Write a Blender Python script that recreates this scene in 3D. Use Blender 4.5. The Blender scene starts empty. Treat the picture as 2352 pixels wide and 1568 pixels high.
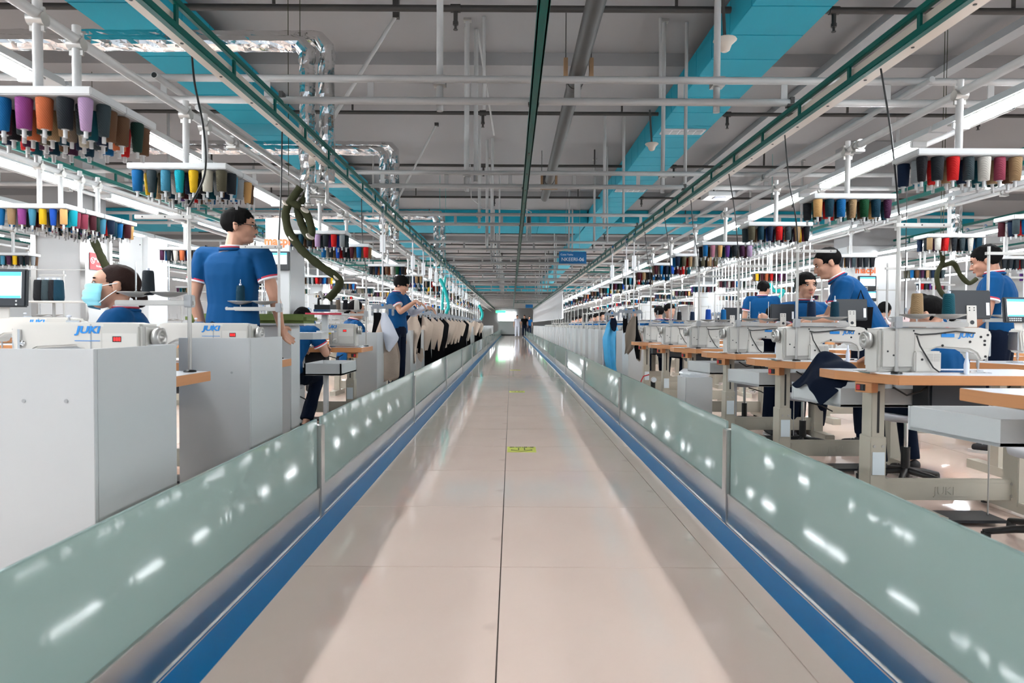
import bpy, bmesh, math, random
from mathutils import Vector, Matrix, Euler
random.seed(7)
C = bpy.data.collections.new('scene'); bpy.context.scene.collection.children.link(C)
SC = bpy.context.scene
PI = math.pi
# ---------------------------------------------------------------- camera
F = 1530.0
cam = bpy.data.cameras.new('camera'); cam_ob = bpy.data.objects.new('camera', cam); C.objects.link(cam_ob)
cam.sensor_width = 36.0; cam.lens = 36.0*F/2352; cam.clip_end = 300; cam.clip_start = 0.05
CM = Matrix.Rotation(math.radians(90-1.46), 4, 'X') @ Matrix.Rotation(math.radians(0.3), 4, 'Z')
cam_ob.matrix_world = Matrix.Translation((0, 0, 1.0)) @ Matrix.Rotation(math.radians(-0.04), 4, 'Z') @ CM
cam.dof.use_dof = True; cam.dof.focus_distance = 6.3; cam.dof.aperture_fstop = 4.5
SC.camera = cam_ob
# ---------------------------------------------------------------- world and exposure
w = bpy.data.worlds.new('world'); SC.world = w; w.use_nodes = True
w.node_tree.nodes['Background'].inputs[0].default_value = (0.80, 0.90, 1.0, 1)
w.node_tree.nodes['Background'].inputs[1].default_value = 0.35
SC.view_settings.view_transform = 'Standard'; SC.view_settings.look = 'None'
SC.view_settings.gamma = 1; SC.view_settings.use_curve_mapping = False
SC.view_settings.exposure = 1.4
TUBE_POWER = 34.0
SC.cycles.use_adaptive_sampling = True; SC.cycles.adaptive_threshold = 0.03
SC.cycles.max_bounces = 6; SC.cycles.diffuse_bounces = 3; SC.cycles.glossy_bounces = 3
SC.cycles.transmission_bounces = 4; SC.cycles.transparent_max_bounces = 6

# ---------------------------------------------------------------- pixel helper: world point on the plane y=Y seen at px,py
RW = cam_ob.matrix_world.to_3x3()
def W(px, py, Y):
    d = RW @ Vector(((px-1176)/F, -(py-784)/F, -1.0))
    return (d.x*Y/d.y, 1.0 + d.z*Y/d.y)
# ---------------------------------------------------------------- materials
MATS = {}
def mat(name, col, rough=0.5, metal=0.0, bump=0.0, bscale=40, spec=0.5, coat=0.0, var=0.0, vscale=3.0, emit=0.0, kind='noise', aniso=0.0, stretch=(1, 1, 1)):
    if name in MATS: return MATS[name]
    m = bpy.data.materials.new(name); m.use_nodes = True; nt = m.node_tree; N = nt.nodes; L = nt.links
    p = N['Principled BSDF']; c = (*col, 1) if len(col) == 3 else col
    p.inputs['Base Color'].default_value = c
    p.inputs['Roughness'].default_value = rough; p.inputs['Metallic'].default_value = metal
    p.inputs['Specular IOR Level'].default_value = spec; p.inputs['Coat Weight'].default_value = coat
    p.inputs['Anisotropic'].default_value = aniso
    m.diffuse_color = c
    if emit:
        p.inputs['Emission Color'].default_value = c; p.inputs['Emission Strength'].default_value = emit
    if bump or var:
        tc = N.new('ShaderNodeTexCoord'); mp = N.new('ShaderNodeMapping'); mp.inputs['Scale'].default_value = stretch
        L.new(tc.outputs['Object'], mp.inputs['Vector'])
        if var:
            n = N.new('ShaderNodeTexNoise'); n.inputs['Scale'].default_value = vscale; n.inputs['Detail'].default_value = 5
            L.new(mp.outputs[0], n.inputs['Vector'])
            mx = N.new('ShaderNodeMix'); mx.data_type = 'RGBA'
            mx.inputs['A'].default_value = tuple(x*(1-var) for x in c[:3])+(1,)
            mx.inputs['B'].default_value = tuple(min(1, x*(1+var)) for x in c[:3])+(1,)
            L.new(n.outputs['Fac'], mx.inputs['Factor']); L.new(mx.outputs['Result'], p.inputs['Base Color'])
        if bump:
            if kind == 'wave':
                n = N.new('ShaderNodeTexWave'); n.inputs['Scale'].default_value = bscale; n.bands_direction = 'DIAGONAL'; n.inputs['Distortion'].default_value = 0.6
            else:
                n = N.new('ShaderNodeTexNoise'); n.inputs['Scale'].default_value = bscale; n.inputs['Detail'].default_value = 3
            L.new(mp.outputs[0], n.inputs['Vector'])
            b = N.new('ShaderNodeBump'); b.inputs['Strength'].default_value = bump; b.inputs['Distance'].default_value = 0.01
            L.new(n.outputs['Fac'], b.inputs['Height']); L.new(b.outputs[0], p.inputs['Normal'])
    MATS[name] = m
    return m
M_white = mat('white_laminate', (.49, .505, .51), .35, var=.03)
M_pipe = mat('white_painted_pipe', (.42, .42, .415), .4, var=.08, vscale=12)
M_teal = mat('teal_painted_rail', (.0, .085, .07), .4, spec=.2, var=.12, vscale=6)
M_duct = mat('turquoise_duct_board', (.0, .29, .40), .7, var=.12, vscale=1.2, stretch=(3, .3, 3))
M_conc = mat('painted_concrete', (.285, .28, .282), .8, bump=.15, bscale=6, var=.06, vscale=.5)
M_darkpipe = mat('grey_sprinkler_pipe', (.040, .037, .034), .5, var=.15, vscale=8)
M_wood = mat('orange_wood_edge', (.50, .225, .095), .5, spec=.3, var=.10, vscale=30, stretch=(.1, .1, 3))
M_woodraw = mat('raw_wood', (.28, .17, .09), .7, var=.2, vscale=20)
M_tabletop = mat('white_table_laminate', (.60, .61, .64), .25)
M_mach = mat('machine_cream_enamel', (.58, .56, .52), .36, var=.02)
M_mach2 = mat('machine_grey_cover', (.49, .475, .44), .4)
M_beige = mat('beige_steel_frame', (.40, .375, .31), .42, var=.04)
M_steel = mat('brushed_steel', (.55, .53, .51), .28, 1.0, aniso=.5, bump=.02, bscale=30, stretch=(1, 1, 60))
M_chrome = mat('polished_steel', (.75, .75, .75), .15, 1.0)
M_alu = mat('grey_aluminium', (.42, .41, .39), .4, .7)
M_black = mat('black_plastic', (.005, .0055, .006), .35)
M_charcoal = mat('charcoal_plastic', (.012, .015, .020), .4)
M_cable = mat('black_cable', (.01, .01, .01), .5)
M_grey = mat('grey_plastic', (.33, .34, .35), .4)
M_hang = mat('hanger_grey_plastic', (.27, .29, .32), .4)
M_blue = mat('sign_blue', (.0, .13, .36), .35)
M_logo = mat('logo_blue', (.01, .22, .62), .4)
M_red = mat('sign_red', (.50, .01, .02), .4)
M_txt = mat('sign_white_ink', (.85, .88, .9), .5)
M_orange = mat('orange_ink', (.80, .16, .04), .5)
M_screen = mat('lit_screen', (.75, .82, .88), .3, emit=.8)
M_screenblue = mat('lit_screen_bar', (.05, .30, .75), .3, emit=.7)
M_led = mat('red_led', (.8, .02, .02), .3, emit=.6)
M_tube = mat('fluorescent_tube', (.93, .97, 1.0), .3, emit=TUBE_POWER)
M_tube2 = mat('fluorescent_tube_outer', (.93, .97, 1.0), .3, emit=TUBE_POWER*.42)
M_foil = mat('crinkled_foil', (.80, .80, .80), .12, 1.0, bump=1.0, bscale=7, stretch=(1, 1, 1))
M_cream = mat('cream_busbar', (.58, .51, .44), .45, var=.05)
M_stripe = mat('blue_floor_tape', (.0, .15, .37), .3, spec=.06)
M_yellow = mat('yellow_sticker', (.60, .62, .10), .35)
M_ink = mat('dark_ink', (.06, .07, .02), .5)
M_khaki = mat('olive_canvas', (.030, .032, .014), .9, spec=.2, bump=.5, bscale=30)
M_green = mat('green_board_cover', (.10, .14, .03), .8, bump=.3, bscale=20)
M_curtain = mat('white_curtain', (.75, .76, .78), .8)
M_rubber = mat('black_rubber', (.02, .02, .02), .7)
M_skin = mat('skin', (.48, .25, .165), .5, var=.06, vscale=8)
M_skin2 = mat('warm_skin', (.40, .19, .12), .5, var=.08, vscale=8)
M_hair = mat('black_hair', (.005, .0045, .0045), .8, spec=.06, bump=.4, bscale=60, stretch=(1, 1, .15))
M_hair2 = mat('dark_brown_hair', (.018, .008, .006), .7, spec=.12, bump=.6, bscale=60, stretch=(.15, 1, 1))
M_shirt = mat('royal_blue_jersey', (.0, .050, .155), .85, spec=.2, bump=.35, bscale=9, var=.10, vscale=4)
M_navy = mat('navy_cloth', (.002, .006, .018), .9, spec=.15, bump=.4, bscale=10)
M_trimw = mat('white_rib_trim', (.75, .75, .78), .8)
M_trimr = mat('red_rib_trim', (.45, .03, .06), .8)
M_mask = mat('pale_blue_mask', (.24, .60, .70), .8, bump=.5, bscale=12, stretch=(.4, .4, 3))
M_lip = mat('lip', (.42, .13, .10), .5)
M_eye = mat('dark_eye', (.02, .012, .01), .3)
M_eyew = mat('eye_white', (.75, .72, .70), .35)
M_linen = mat('beige_linen', (.50, .40, .325), .85, bump=.3, bscale=50, var=.06, vscale=14, stretch=(1, 1, 4))
M_blackcloth = mat('black_cloth', (.004, .004, .005), .9, spec=.1, bump=.4, bscale=12)
M_whitecloth = mat('white_cloth', (.62, .65, .74), .85, bump=.3, bscale=12)
M_taupe = mat('taupe_cloth', (.20, .165, .13), .85, bump=.3, bscale=12)
M_sky = mat('sky_blue_film', (.07, .42, .75), .4, bump=.7, bscale=14, var=.2, vscale=8)
M_aqua = mat('aqua_hose', (.0, .40, .38), .4)
M_shoe = mat('black_shoe', (.015, .015, .018), .6)
M_sole = mat('white_sole', (.65, .62, .6), .6)
M_redshoe = mat('red_sandal', (.28, .01, .02), .5)
M_seat = mat('grey_seat_pad', (.42, .42, .44), .6)
M_wall = mat('white_wall', (.60, .62, .63), .7, var=.05, vscale=.6)
M_tag = mat('pale_paper_tag', (.60, .68, .72), .6)
M_yarn = {}
def yarn(name, col):
    M_yarn[name] = mat(name.replace(' ', '_')+'_thread', col, .75, spec=.25, bump=.22, bscale=60, kind='wave'); return M_yarn[name]
YC = {'blue': (.0, .13, .36), 'magenta': (.30, .06, .27), 'orange': (.62, .16, .06), 'cream': (.62, .60, .50), 'charcoal': (.025, .035, .045),
      'lilac': (.50, .34, .55), 'slate': (.06, .095, .11), 'brown': (.20, .10, .05), 'dark green': (.01, .055, .04), 'tan': (.38, .25, .13),
      'yellow': (.78, .48, .01), 'turquoise': (.0, .40, .50), 'sky blue': (.06, .27, .40), 'olive': (.16, .145, .09), 'navy': (.003, .025, .08),
      'royal blue': (.01, .09, .48), 'peach': (.72, .42, .16), 'burgundy': (.11, .012, .025), 'plum': (.10, .02, .08), 'red': (.62, .01, .01),
      'grey': (.30, .33, .35), 'white': (.68, .67, .62), 'black': (.012, .012, .018), 'petrol': (.0, .06, .11), 'pink': (.55, .22, .30),
      'rose': (.32, .05, .09), 'teal': (.0, .13, .18), 'purple': (.12, .04, .26), 'forest green': (.0, .10, .03), 'taupe': (.22, .17, .13)}
for k, v in YC.items(): yarn(k, tuple(x*(.72 if max(v) > .2 else .45) for x in v))

def node_glass():
    m = bpy.data.materials.new('frosted_mint_glass'); m.use_nodes = True; nt = m.node_tree; N = nt.nodes; L = nt.links
    p = N['Principled BSDF']; p.inputs['Base Color'].default_value = (.29, .385, .36, 1)
    p.inputs['Roughness'].default_value = .012; p.inputs['Specular IOR Level'].default_value = .55
    tr = N.new('ShaderNodeBsdfTranslucent'); tr.inputs[0].default_value = (.42, .54, .51, 1)
    mx = N.new('ShaderNodeMixShader'); mx.inputs[0].default_value = .28
    tp = N.new('ShaderNodeBsdfTransparent'); tp.inputs[0].default_value = (.82, .93, .90, 1)
    mx2 = N.new('ShaderNodeMixShader'); mx2.inputs[0].default_value = .10
    L.new(p.outputs[0], mx.inputs[1]); L.new(tr.outputs[0], mx.inputs[2])
    L.new(mx.outputs[0], mx2.inputs[1]); L.new(tp.outputs[0], mx2.inputs[2])
    L.new(mx2.outputs[0], N['Material Output'].inputs[0]); return m
M_glass = node_glass()
def node_tile():
    m = bpy.data.materials.new('polished_beige_tile'); m.use_nodes = True; nt = m.node_tree; N = nt.nodes; L = nt.links
    p = N['Principled BSDF']; p.inputs['Roughness'].default_value = .09; p.inputs['Specular IOR Level'].default_value = .62
    oi = N.new('ShaderNodeObjectInfo'); tc = N.new('ShaderNodeTexCoord')
    n = N.new('ShaderNodeTexNoise'); n.inputs['Scale'].default_value = 2.2; n.inputs['Detail'].default_value = 6
    L.new(tc.outputs['Object'], n.inputs['Vector'])
    mx = N.new('ShaderNodeMix'); mx.data_type = 'RGBA'; mx.inputs['A'].default_value = (.72, .555, .475, 1); mx.inputs['B'].default_value = (.80, .635, .55, 1)
    L.new(n.outputs['Fac'], mx.inputs['Factor'])
    n2 = N.new('ShaderNodeTexNoise'); n2.inputs['Scale'].default_value = 3.2; n2.inputs['Detail'].default_value = 3
    L.new(tc.outputs['Object'], n2.inputs['Vector'])
    r = N.new('ShaderNodeValToRGB'); r.color_ramp.elements[0].position = .68; r.color_ramp.elements[1].position = .80
    r.color_ramp.elements[0].color = (1, 1, 1, 1); r.color_ramp.elements[1].color = (.80, .78, .77, 1)
    L.new(n2.outputs['Fac'], r.inputs[0])
    mu = N.new('ShaderNodeMix'); mu.data_type = 'RGBA'; mu.blend_type = 'MULTIPLY'; mu.inputs['Factor'].default_value = 1
    L.new(mx.outputs['Result'], mu.inputs['A']); L.new(r.outputs[0], mu.inputs['B']); L.new(mu.outputs['Result'], p.inputs['Base Color'])
    rr = N.new('ShaderNodeMapRange'); rr.inputs['To Min'].default_value = .03; rr.inputs['To Max'].default_value = .09
    L.new(n.outputs['Fac'], rr.inputs['Value']); L.new(rr.outputs[0], p.inputs['Roughness']); return m
M_tile = node_tile()
M_grout = mat('dark_grout', (.07, .055, .05), .7)

# ---------------------------------------------------------------- mesh builder
class MB:
    def __init__(s): s.v = []; s.f = []; s.m = []; s.s = []; s.mats = []
    def mi(s, m):
        if m not in s.mats: s.mats.append(m)
        return s.mats.index(m)
    def add(s, vs, fs, m, smooth=False):
        o = len(s.v); s.v += [tuple(p) for p in vs]; k = s.mi(m)
        for f in fs: s.f.append([i+o for i in f]); s.m.append(k); s.s.append(smooth)
        return s
    def box(s, x0, x1, y0, y1, z0, z1, m, rot=None, ch=0.0):
        x0, x1 = min(x0, x1), max(x0, x1); y0, y1 = min(y0, y1), max(y0, y1); z0, z1 = min(z0, z1), max(z0, z1)
        if ch:
            bm = bmesh.new(); bmesh.ops.create_cube(bm, size=1)
            for v in bm.verts: v.co = Vector(((x0+x1)/2+v.co.x*(x1-x0), (y0+y1)/2+v.co.y*(y1-y0), (z0+z1)/2+v.co.z*(z1-z0)))
            bmesh.ops.bevel(bm, geom=bm.edges[:], offset=ch, segments=2, affect='EDGES')
            vs = [v.co.copy() for v in bm.verts]; fs = [[v.index for v in f.verts] for f in bm.faces]; bm.free()
        else:
            vs = [Vector((x, y, z)) for z in (z0, z1) for y in (y0, y1) for x in (x0, x1)]
            fs = [(0, 2, 3, 1), (4, 5, 7, 6), (0, 1, 5, 4), (2, 6, 7, 3), (0, 4, 6, 2), (1, 3, 7, 5)]
        if rot: vs = [rot @ v for v in vs]
        return s.add(vs, fs, m)
    def cyl(s, a, b, r, m, n=12, r2=None, caps=True):
        a = Vector(a); b = Vector(b); r2 = r if r2 is None else r2; d = (b-a).normalized()
        u = d.orthogonal().normalized(); w_ = d.cross(u)
        vs = []
        for p, rr in ((a, r), (b, r2)):
            for i in range(n):
                t = 2*PI*i/n; vs.append(p+(u*math.cos(t)+w_*math.sin(t))*rr)
        fs = [(i, (i+1) % n, n+(i+1) % n, n+i) for i in range(n)]
        s.add(vs, fs, m, True)
        if caps:
            s.add(vs[:n], [tuple(reversed(range(n)))], m); s.add(vs[n:], [tuple(range(n))], m)
        return s
    def tube(s, pts, r, m, n=8, caps=True):
        pts = [Vector(p) for p in pts]; vs = []; up = Vector((0, 0, 1)); k = len(pts)
        rs = r if isinstance(r, (list, tuple)) else [r]*k
        prev = None
        for i, p in enumerate(pts):
            d = (pts[min(i+1, k-1)]-pts[max(i-1, 0)]).normalized()
            u = (prev-d*prev.dot(d)) if prev is not None else d.cross(up if abs(d.z) < .9 else Vector((1, 0, 0)))
            u.normalize(); prev = u; w_ = d.cross(u)
            for j in range(n):
                t = 2*PI*j/n; vs.append(p+(u*math.cos(t)+w_*math.sin(t))*rs[i])
        fs = [(i*n+j, i*n+(j+1) % n, (i+1)*n+(j+1) % n, (i+1)*n+j) for i in range(k-1) for j in range(n)]
        s.add(vs, fs, m, True)
        if caps: s.add(vs[:n], [tuple(reversed(range(n)))], m); s.add(vs[-n:], [tuple(range(n))], m)
        return s
    def lathe(s, prof, m, n=16, c=(0, 0, 0), ax='z', caps=True):
        vs = []
        for r, h in prof:
            for i in range(n):
                t = 2*PI*i/n; q = (r*math.cos(t), r*math.sin(t), h)
                if ax == 'x': q = (h, q[0], q[1])
                if ax == 'y': q = (q[0], h, q[1])
                vs.append((q[0]+c[0], q[1]+c[1], q[2]+c[2]))
        k = len(prof); fl = (ax == 'y')
        fs = [(j*n+i, j*n+(i+1) % n, (j+1)*n+(i+1) % n, (j+1)*n+i) for j in range(k-1) for i in range(n)]
        if fl: fs = [tuple(reversed(f)) for f in fs]
        s.add(vs, fs, m, True)
        if caps:
            a = tuple(reversed(range(n))); b = tuple(range(n))
            if fl: a, b = b, a
            s.add(vs[:n], [a], m); s.add(vs[-n:], [b], m)
        return s
    def prism(s, poly, h0, h1, m, ax='z', mtop=None):
        n = len(poly)
        def P(a, b, h): return (a, b, h) if ax == 'z' else ((a, h, b) if ax == 'y' else (h, a, b))
        vs = [P(a, b, h0) for a, b in poly]+[P(a, b, h1) for a, b in poly]
        area = sum(poly[i][0]*poly[(i+1) % n][1]-poly[(i+1) % n][0]*poly[i][1] for i in range(n))
        flip = (area < 0) != (h1 < h0)
        if ax == 'y': flip = not flip
        fs = [[i, (i+1) % n, n+(i+1) % n, n+i] for i in range(n)]; bot = list(reversed(range(n))); top = list(range(n, 2*n))
        if flip: fs = [f[::-1] for f in fs]; bot = bot[::-1]; top = top[::-1]
        s.add(vs, fs+[bot], m); s.add(vs, [top], mtop or m); return s
    def ball(s, c, r, m, n=12, k=8, rot=None):
        r = (r, r, r) if isinstance(r, (int, float)) else r; vs = []; fs = []
        for j in range(k+1):
            ph = PI*j/k-PI/2
            for i in range(n):
                t = 2*PI*i/n; q = Vector((r[0]*math.cos(ph)*math.cos(t), r[1]*math.cos(ph)*math.sin(t), r[2]*math.sin(ph)))
                if rot: q = rot @ q
                vs.append(q+Vector(c))
        fs = [(j*n+i, j*n+(i+1) % n, (j+1)*n+(i+1) % n, (j+1)*n+i) for j in range(k) for i in range(n)]
        return s.add(vs, fs, m, True)
    def mesh(s, name, bevel=0.0):
        me = bpy.data.meshes.new(name); me.from_pydata(s.v, [], s.f)
        for m in s.mats: me.materials.append(m)
        me.polygons.foreach_set('material_index', s.m); me.polygons.foreach_set('use_smooth', s.s)
        if bevel:
            bm = bmesh.new(); bm.from_mesh(me); bmesh.ops.remove_doubles(bm, verts=bm.verts, dist=1e-5)
            es = [e for e in bm.edges if len(e.link_faces) == 2 and e.calc_face_angle(0) > .6]
            bmesh.ops.bevel(bm, geom=es, offset=bevel, segments=2, affect='EDGES', clamp_overlap=True); bm.to_mesh(me); bm.free()
        me.update(); return me
def mesh_of(name, bevel=0.0):
    return MB()
CNT = {}
def tag(o, label=None, cat=None, group=None, kind=None):
    if label: o['label'] = label
    if cat: o['category'] = cat
    if group: o['group'] = group
    if kind: o['kind'] = kind
    return o
def empty(name, loc=(0, 0, 0), rz=0, parent=None):
    o = bpy.data.objects.new(name, None); o.empty_display_size = .05; C.objects.link(o); o.location = loc; o.rotation_euler = (0, 0, rz)
    if parent: o.parent = parent
    return o
def thing(name, label, cat, loc=(0, 0, 0), rz=0, group=None):
    return tag(empty(name, loc, rz), label, cat, group)
def obj(name, me, parent=None, loc=(0, 0, 0), rot=(0, 0, 0), mats=None):
    if isinstance(me, MB): me = me.mesh(name)
    o = bpy.data.objects.new(name, me); C.objects.link(o); o.location = loc; o.rotation_euler = rot
    if parent: o.parent = parent
    return o
def recolor(o, m, slot=0):
    o.material_slots[slot].link = 'OBJECT'; o.material_slots[slot].material = m
def copy_tree(o, parent=None):
    c = o.copy(); C.objects.link(c); c.parent = parent
    for ch in o.children: copy_tree(ch, c)
    return c
def evaluated(o):
    dg = bpy.context.evaluated_depsgraph_get(); me = bpy.data.meshes.new_from_object(o.evaluated_get(dg)); return me
TEXTS = {}
def text_mesh(s, mat_, size=.05, ext=.0006, align='CENTER', shear=0.0, bold=0.0):
    key = (s, mat_.name, size, align, shear, bold)
    if key not in TEXTS:
        cu = bpy.data.curves.new('text', 'FONT'); cu.body = s; cu.size = size; cu.extrude = ext; cu.align_x = align; cu.align_y = 'CENTER'; cu.shear = shear
        cu.offset = bold; cu.resolution_u = 3
        o = bpy.data.objects.new('t', cu); C.objects.link(o); bpy.context.view_layer.update()
        me = evaluated(o); me.materials.clear(); me.materials.append(mat_); me.name = 'lettering'
        bpy.data.objects.remove(o); TEXTS[key] = me
    return TEXTS[key]
ORD = ['first', 'second', 'third', 'fourth', 'fifth', 'sixth', 'seventh', 'eighth', 'ninth', 'tenth', 'eleventh', 'twelfth']
def nth(i):
    if i < 12: return ORD[i]
    n = i+1; return '%d%s' % (n, 'th' if 10 <= n % 100 <= 20 else {1: 'st', 2: 'nd', 3: 'rd'}.get(n % 10, 'th'))
# ================================================================ SETTING
Y0, Y1 = -5.0, 72.0
XL, XR = -13.0, 13.5
ZC = 4.2
floor = obj('floor', MB().box(XL, XR, Y0, Y1, -.12, -.008, M_grout)); tag(floor, kind='structure')
T = .906; g = .0022
tb = MB(); h = T/2-g
tb.box(-h, h, -h, h, -.008, 0, M_tile); tile_me = tb.mesh('floor_tile')
xs0 = -.0395
FARY = 2.724-T*2+T*17
for k in range(-5, 6):
    for j in range(-2, 15):
        yy = 2.724+T*j
        if abs(k+.0) > 3 and yy > 8: continue
        if abs(xs0+T*(k+.5))/(yy+T) > .95: continue
        obj('floor_tile', tile_me, floor, (xs0+T*(k+.5), yy+T/2, 0))
rest = MB()
done = set()
for k in range(-15, 16):
    for j in range(-8, 78):
        yy = 2.724+T*j; inside = (-5 <= k < 6 and -2 <= j < 15) and not (abs(k) > 3 and yy > 8) and not abs(xs0+T*(k+.5))/(yy+T) > .95
        if inside: continue
        x0 = xs0+T*k; x1 = x0+T
        if x0 < XL or x1 > XR: continue
        rest.add([(x0+g, yy+g, 0), (x1-g, yy+g, 0), (x1-g, yy+T-g, 0), (x0+g, yy+T-g, 0), (x0+g, yy+g, -.009), (x1-g, yy+g, -.009), (x1-g, yy+T-g, -.009), (x0+g, yy+T-g, -.009)],
                 [(0, 1, 2, 3), (0, 4, 5, 1), (1, 5, 6, 2), (2, 6, 7, 3), (3, 7, 4, 0)], M_tile)
tag(obj('floor_tiles', rest, floor), kind='stuff')
EB = 62.0
s1 = obj('trim_1', MB().box(-.972, -.862, -3, EB, .0, .0012, M_stripe)); tag(s1, kind='structure')
s2 = obj('trim_2', MB().box(.967, 1.078, -3, EB, .0, .0012, M_stripe)); tag(s2, kind='structure')
# ceiling slab with shallow wide beams
ceil = obj('ceiling', MB().box(XL, XR, Y0, Y1, ZC, ZC+.2, M_conc)); tag(ceil, kind='structure')
for i in range(9):
    y = 7.93+8.2*i if i < 8 else -.27
    obj('ceiling_beam', MB().box(XL, XR, y, y+3.3, ZC-.15, ZC+.01, M_conc), ceil)
for nm, b in (('wall_left', (XL-.2, XL, Y0, Y1)), ('wall_right', (XR, XR+.2, Y0, Y1)), ('wall_back', (XL, XR, Y1, Y1+.2))):
    tag(obj(nm, MB().box(*b, 0, ZC, M_wall)), kind='structure')

# ================================================================ BARRIERS
def barrier(name, label, x, sgn, y0):
    # sgn: +1 the aisle lies towards +x of the barrier
    t = thing(name, label, 'barrier', (x, y0, 0))
    pitch = 3.31
    pm = MB(); pm.box(-.052 if sgn > 0 else 0, 0 if sgn > 0 else .052, 0, .065, .0, .475, M_steel, ch=.003)
    pm.box(-.03 if sgn > 0 else .0, .0 if sgn > 0 else .03, -.012, .077, 0, .006, M_steel); pm = pm.mesh('post')
    gl = MB(); a, b = (-.032, -.020) if sgn > 0 else (.020, .032); gl.box(a, b, .07, pitch-.005, .150, .512, M_glass, ch=.002); gm = gl.mesh('glass_panel')
    kp = MB(); a, b = (-.030, -.008) if sgn > 0 else (.008, .030); kp.box(a, b, .066, pitch-.001, .004, .138, M_steel); km = kp.mesh('kick_plate')
    rl = MB(); a, b = (-.042, -.006) if sgn > 0 else (.006, .042); rl.box(a, b, .066, pitch-.001, .138, .156, M_steel, ch=.002); rm = rl.mesh('glass_channel')
    bd = MB(); a, b = (-.008, .0) if sgn > 0 else (.0, .008); bd.box(a, b, .066, pitch-.001, 0, .008, M_chrome); bm_ = bd.mesh('floor_bead')
    k = 0
    for i in range(-1, 18):
        y = i*pitch
        for nm, me in (('post', pm), ('glass_panel', gm), ('kick_plate', km), ('glass_channel', rm), ('floor_bead', bm_)):
            obj(nm, me, t, (0, y, 0))
    obj('post', pm, t, (0, 18*pitch, 0))
    return t
barrier('glass_barrier', 'low mint glass barrier with steel posts along the left edge of the aisle', -.975, 1, 3.41)
barrier('glass_barrier', 'low mint glass barrier with steel posts along the right edge of the aisle', 1.082, -1, 3.33)

# yellow arrow stickers
def sticker(x, y, lab):
    t = thing('floor_sticker', lab, 'sticker', (x, y, 0), 0, 'yellow arrow stickers down the aisle')
    obj('sheet', MB().box(-.115, .115, -.115, .115, .0002, .0012, M_yellow), t)
    ar = MB(); z0, z1 = .0012, .0018; q = M_ink
    for a in ((-.028, -.020, -.03, .06), (.020, .028, -.03, .06)): ar.box(*a, z0, z1, q)
    for pl in ([(-.024, -.034), (-.085, -.022), (-.085, -.010), (-.024, -.026)], [(.024, -.034), (.085, -.022), (.085, -.010), (.024, -.026)],
               [(-.085, -.030), (-.075, -.030), (-.075, -.008), (-.085, -.008)], [(.075, -.030), (.085, -.030), (.085, -.008), (.075, -.008)],
               [(-.085, -.040), (0, -.092), (0, -.080), (-.085, -.028)], [(.085, -.040), (0, -.092), (0, -.080), (.085, -.028)]): ar.prism(pl, z0, z1, q)
    obj('arrow', ar, t)
    obj('lettering', text_mesh('参观通道', M_ink, .052, .0004), t, (0, .088, .0012))
sticker(.085, 5.31, 'nearest yellow arrow sticker on the floor tiles')
sticker(.085, 9.9, 'second yellow arrow sticker, further down the aisle')
sticker(.085, 14.6, 'third yellow arrow sticker, a pale speck far down the aisle')

# ================================================================ OVERHEAD
# turquoise ducts
def duct(lab, x0, x1, y0, y1, z0=3.72, along='y'):
    t = thing('air_duct', lab, 'duct', ((x0+x1)/2, y0, z0))
    cx = (x0+x1)/2; n = 0
    if along == 'y':
        step = .57; y = y0; me = MB().box(x0-cx, x1-cx,   .005, step-.005, 0, ZC-z0-.155, M_duct, ch=.003).mesh('duct_panel')
        while y < y1-.01 and n < 110:
            obj('duct_panel', me, t, (0, y-y0, 0)); y += step; n += 1
    else:
        nn = max(1, round((x1-x0)/1.2)); step = (x1-x0)/nn; x = x0; me = MB().box(0.005, step-.005, 0, y1-y0, 0, ZC-z0-.155, M_duct, ch=.003).mesh('duct_panel')
        while x < x1-.01: obj('duct_panel', me, t, (x-cx, 0, 0)); x += step
    return t
duct('long turquoise ceiling duct above the right side of the aisle', 2.03, 2.72, -1.1, 52.5)
duct('long turquoise ceiling duct above the left workstations', -3.80, -3.10, -1.1, 52.5)
duct('turquoise cross duct spanning the ceiling between the two long ducts', -12.95, -3.82, 17.8, 20.0, 3.722, 'x')
duct('turquoise cross duct over the aisle between the long ducts, above the blue sign', -3.08, 2.0, 17.8, 20.0, 3.722, 'x')
duct('turquoise cross duct at the right of the ceiling, beyond the grey pillar', 2.74, 12.3, 17.8, 20.0, 3.722, 'x')
duct('far turquoise cross duct near the end of the hall', -9, 9, 53, 55.2, 3.722, 'x')
# diffusers
for i, (x, y) in enumerate(((2.38, 9.4), (2.38, 13.5))):
    t = thing('air_diffuser', 'white slotted diffuser under the turquoise duct, %s from the camera' % nth(i), 'vent', (x, y, 3.72))
    obj('frame', MB().box(-.3, .3, -.12, .12, -.02, 0, M_white, ch=.004), t)
    for k in range(5): obj('slat', MB().box(-.26+k*.11, -.18+k*.11, -.09, .09, -.026, -.02, M_grey), t)
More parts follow.
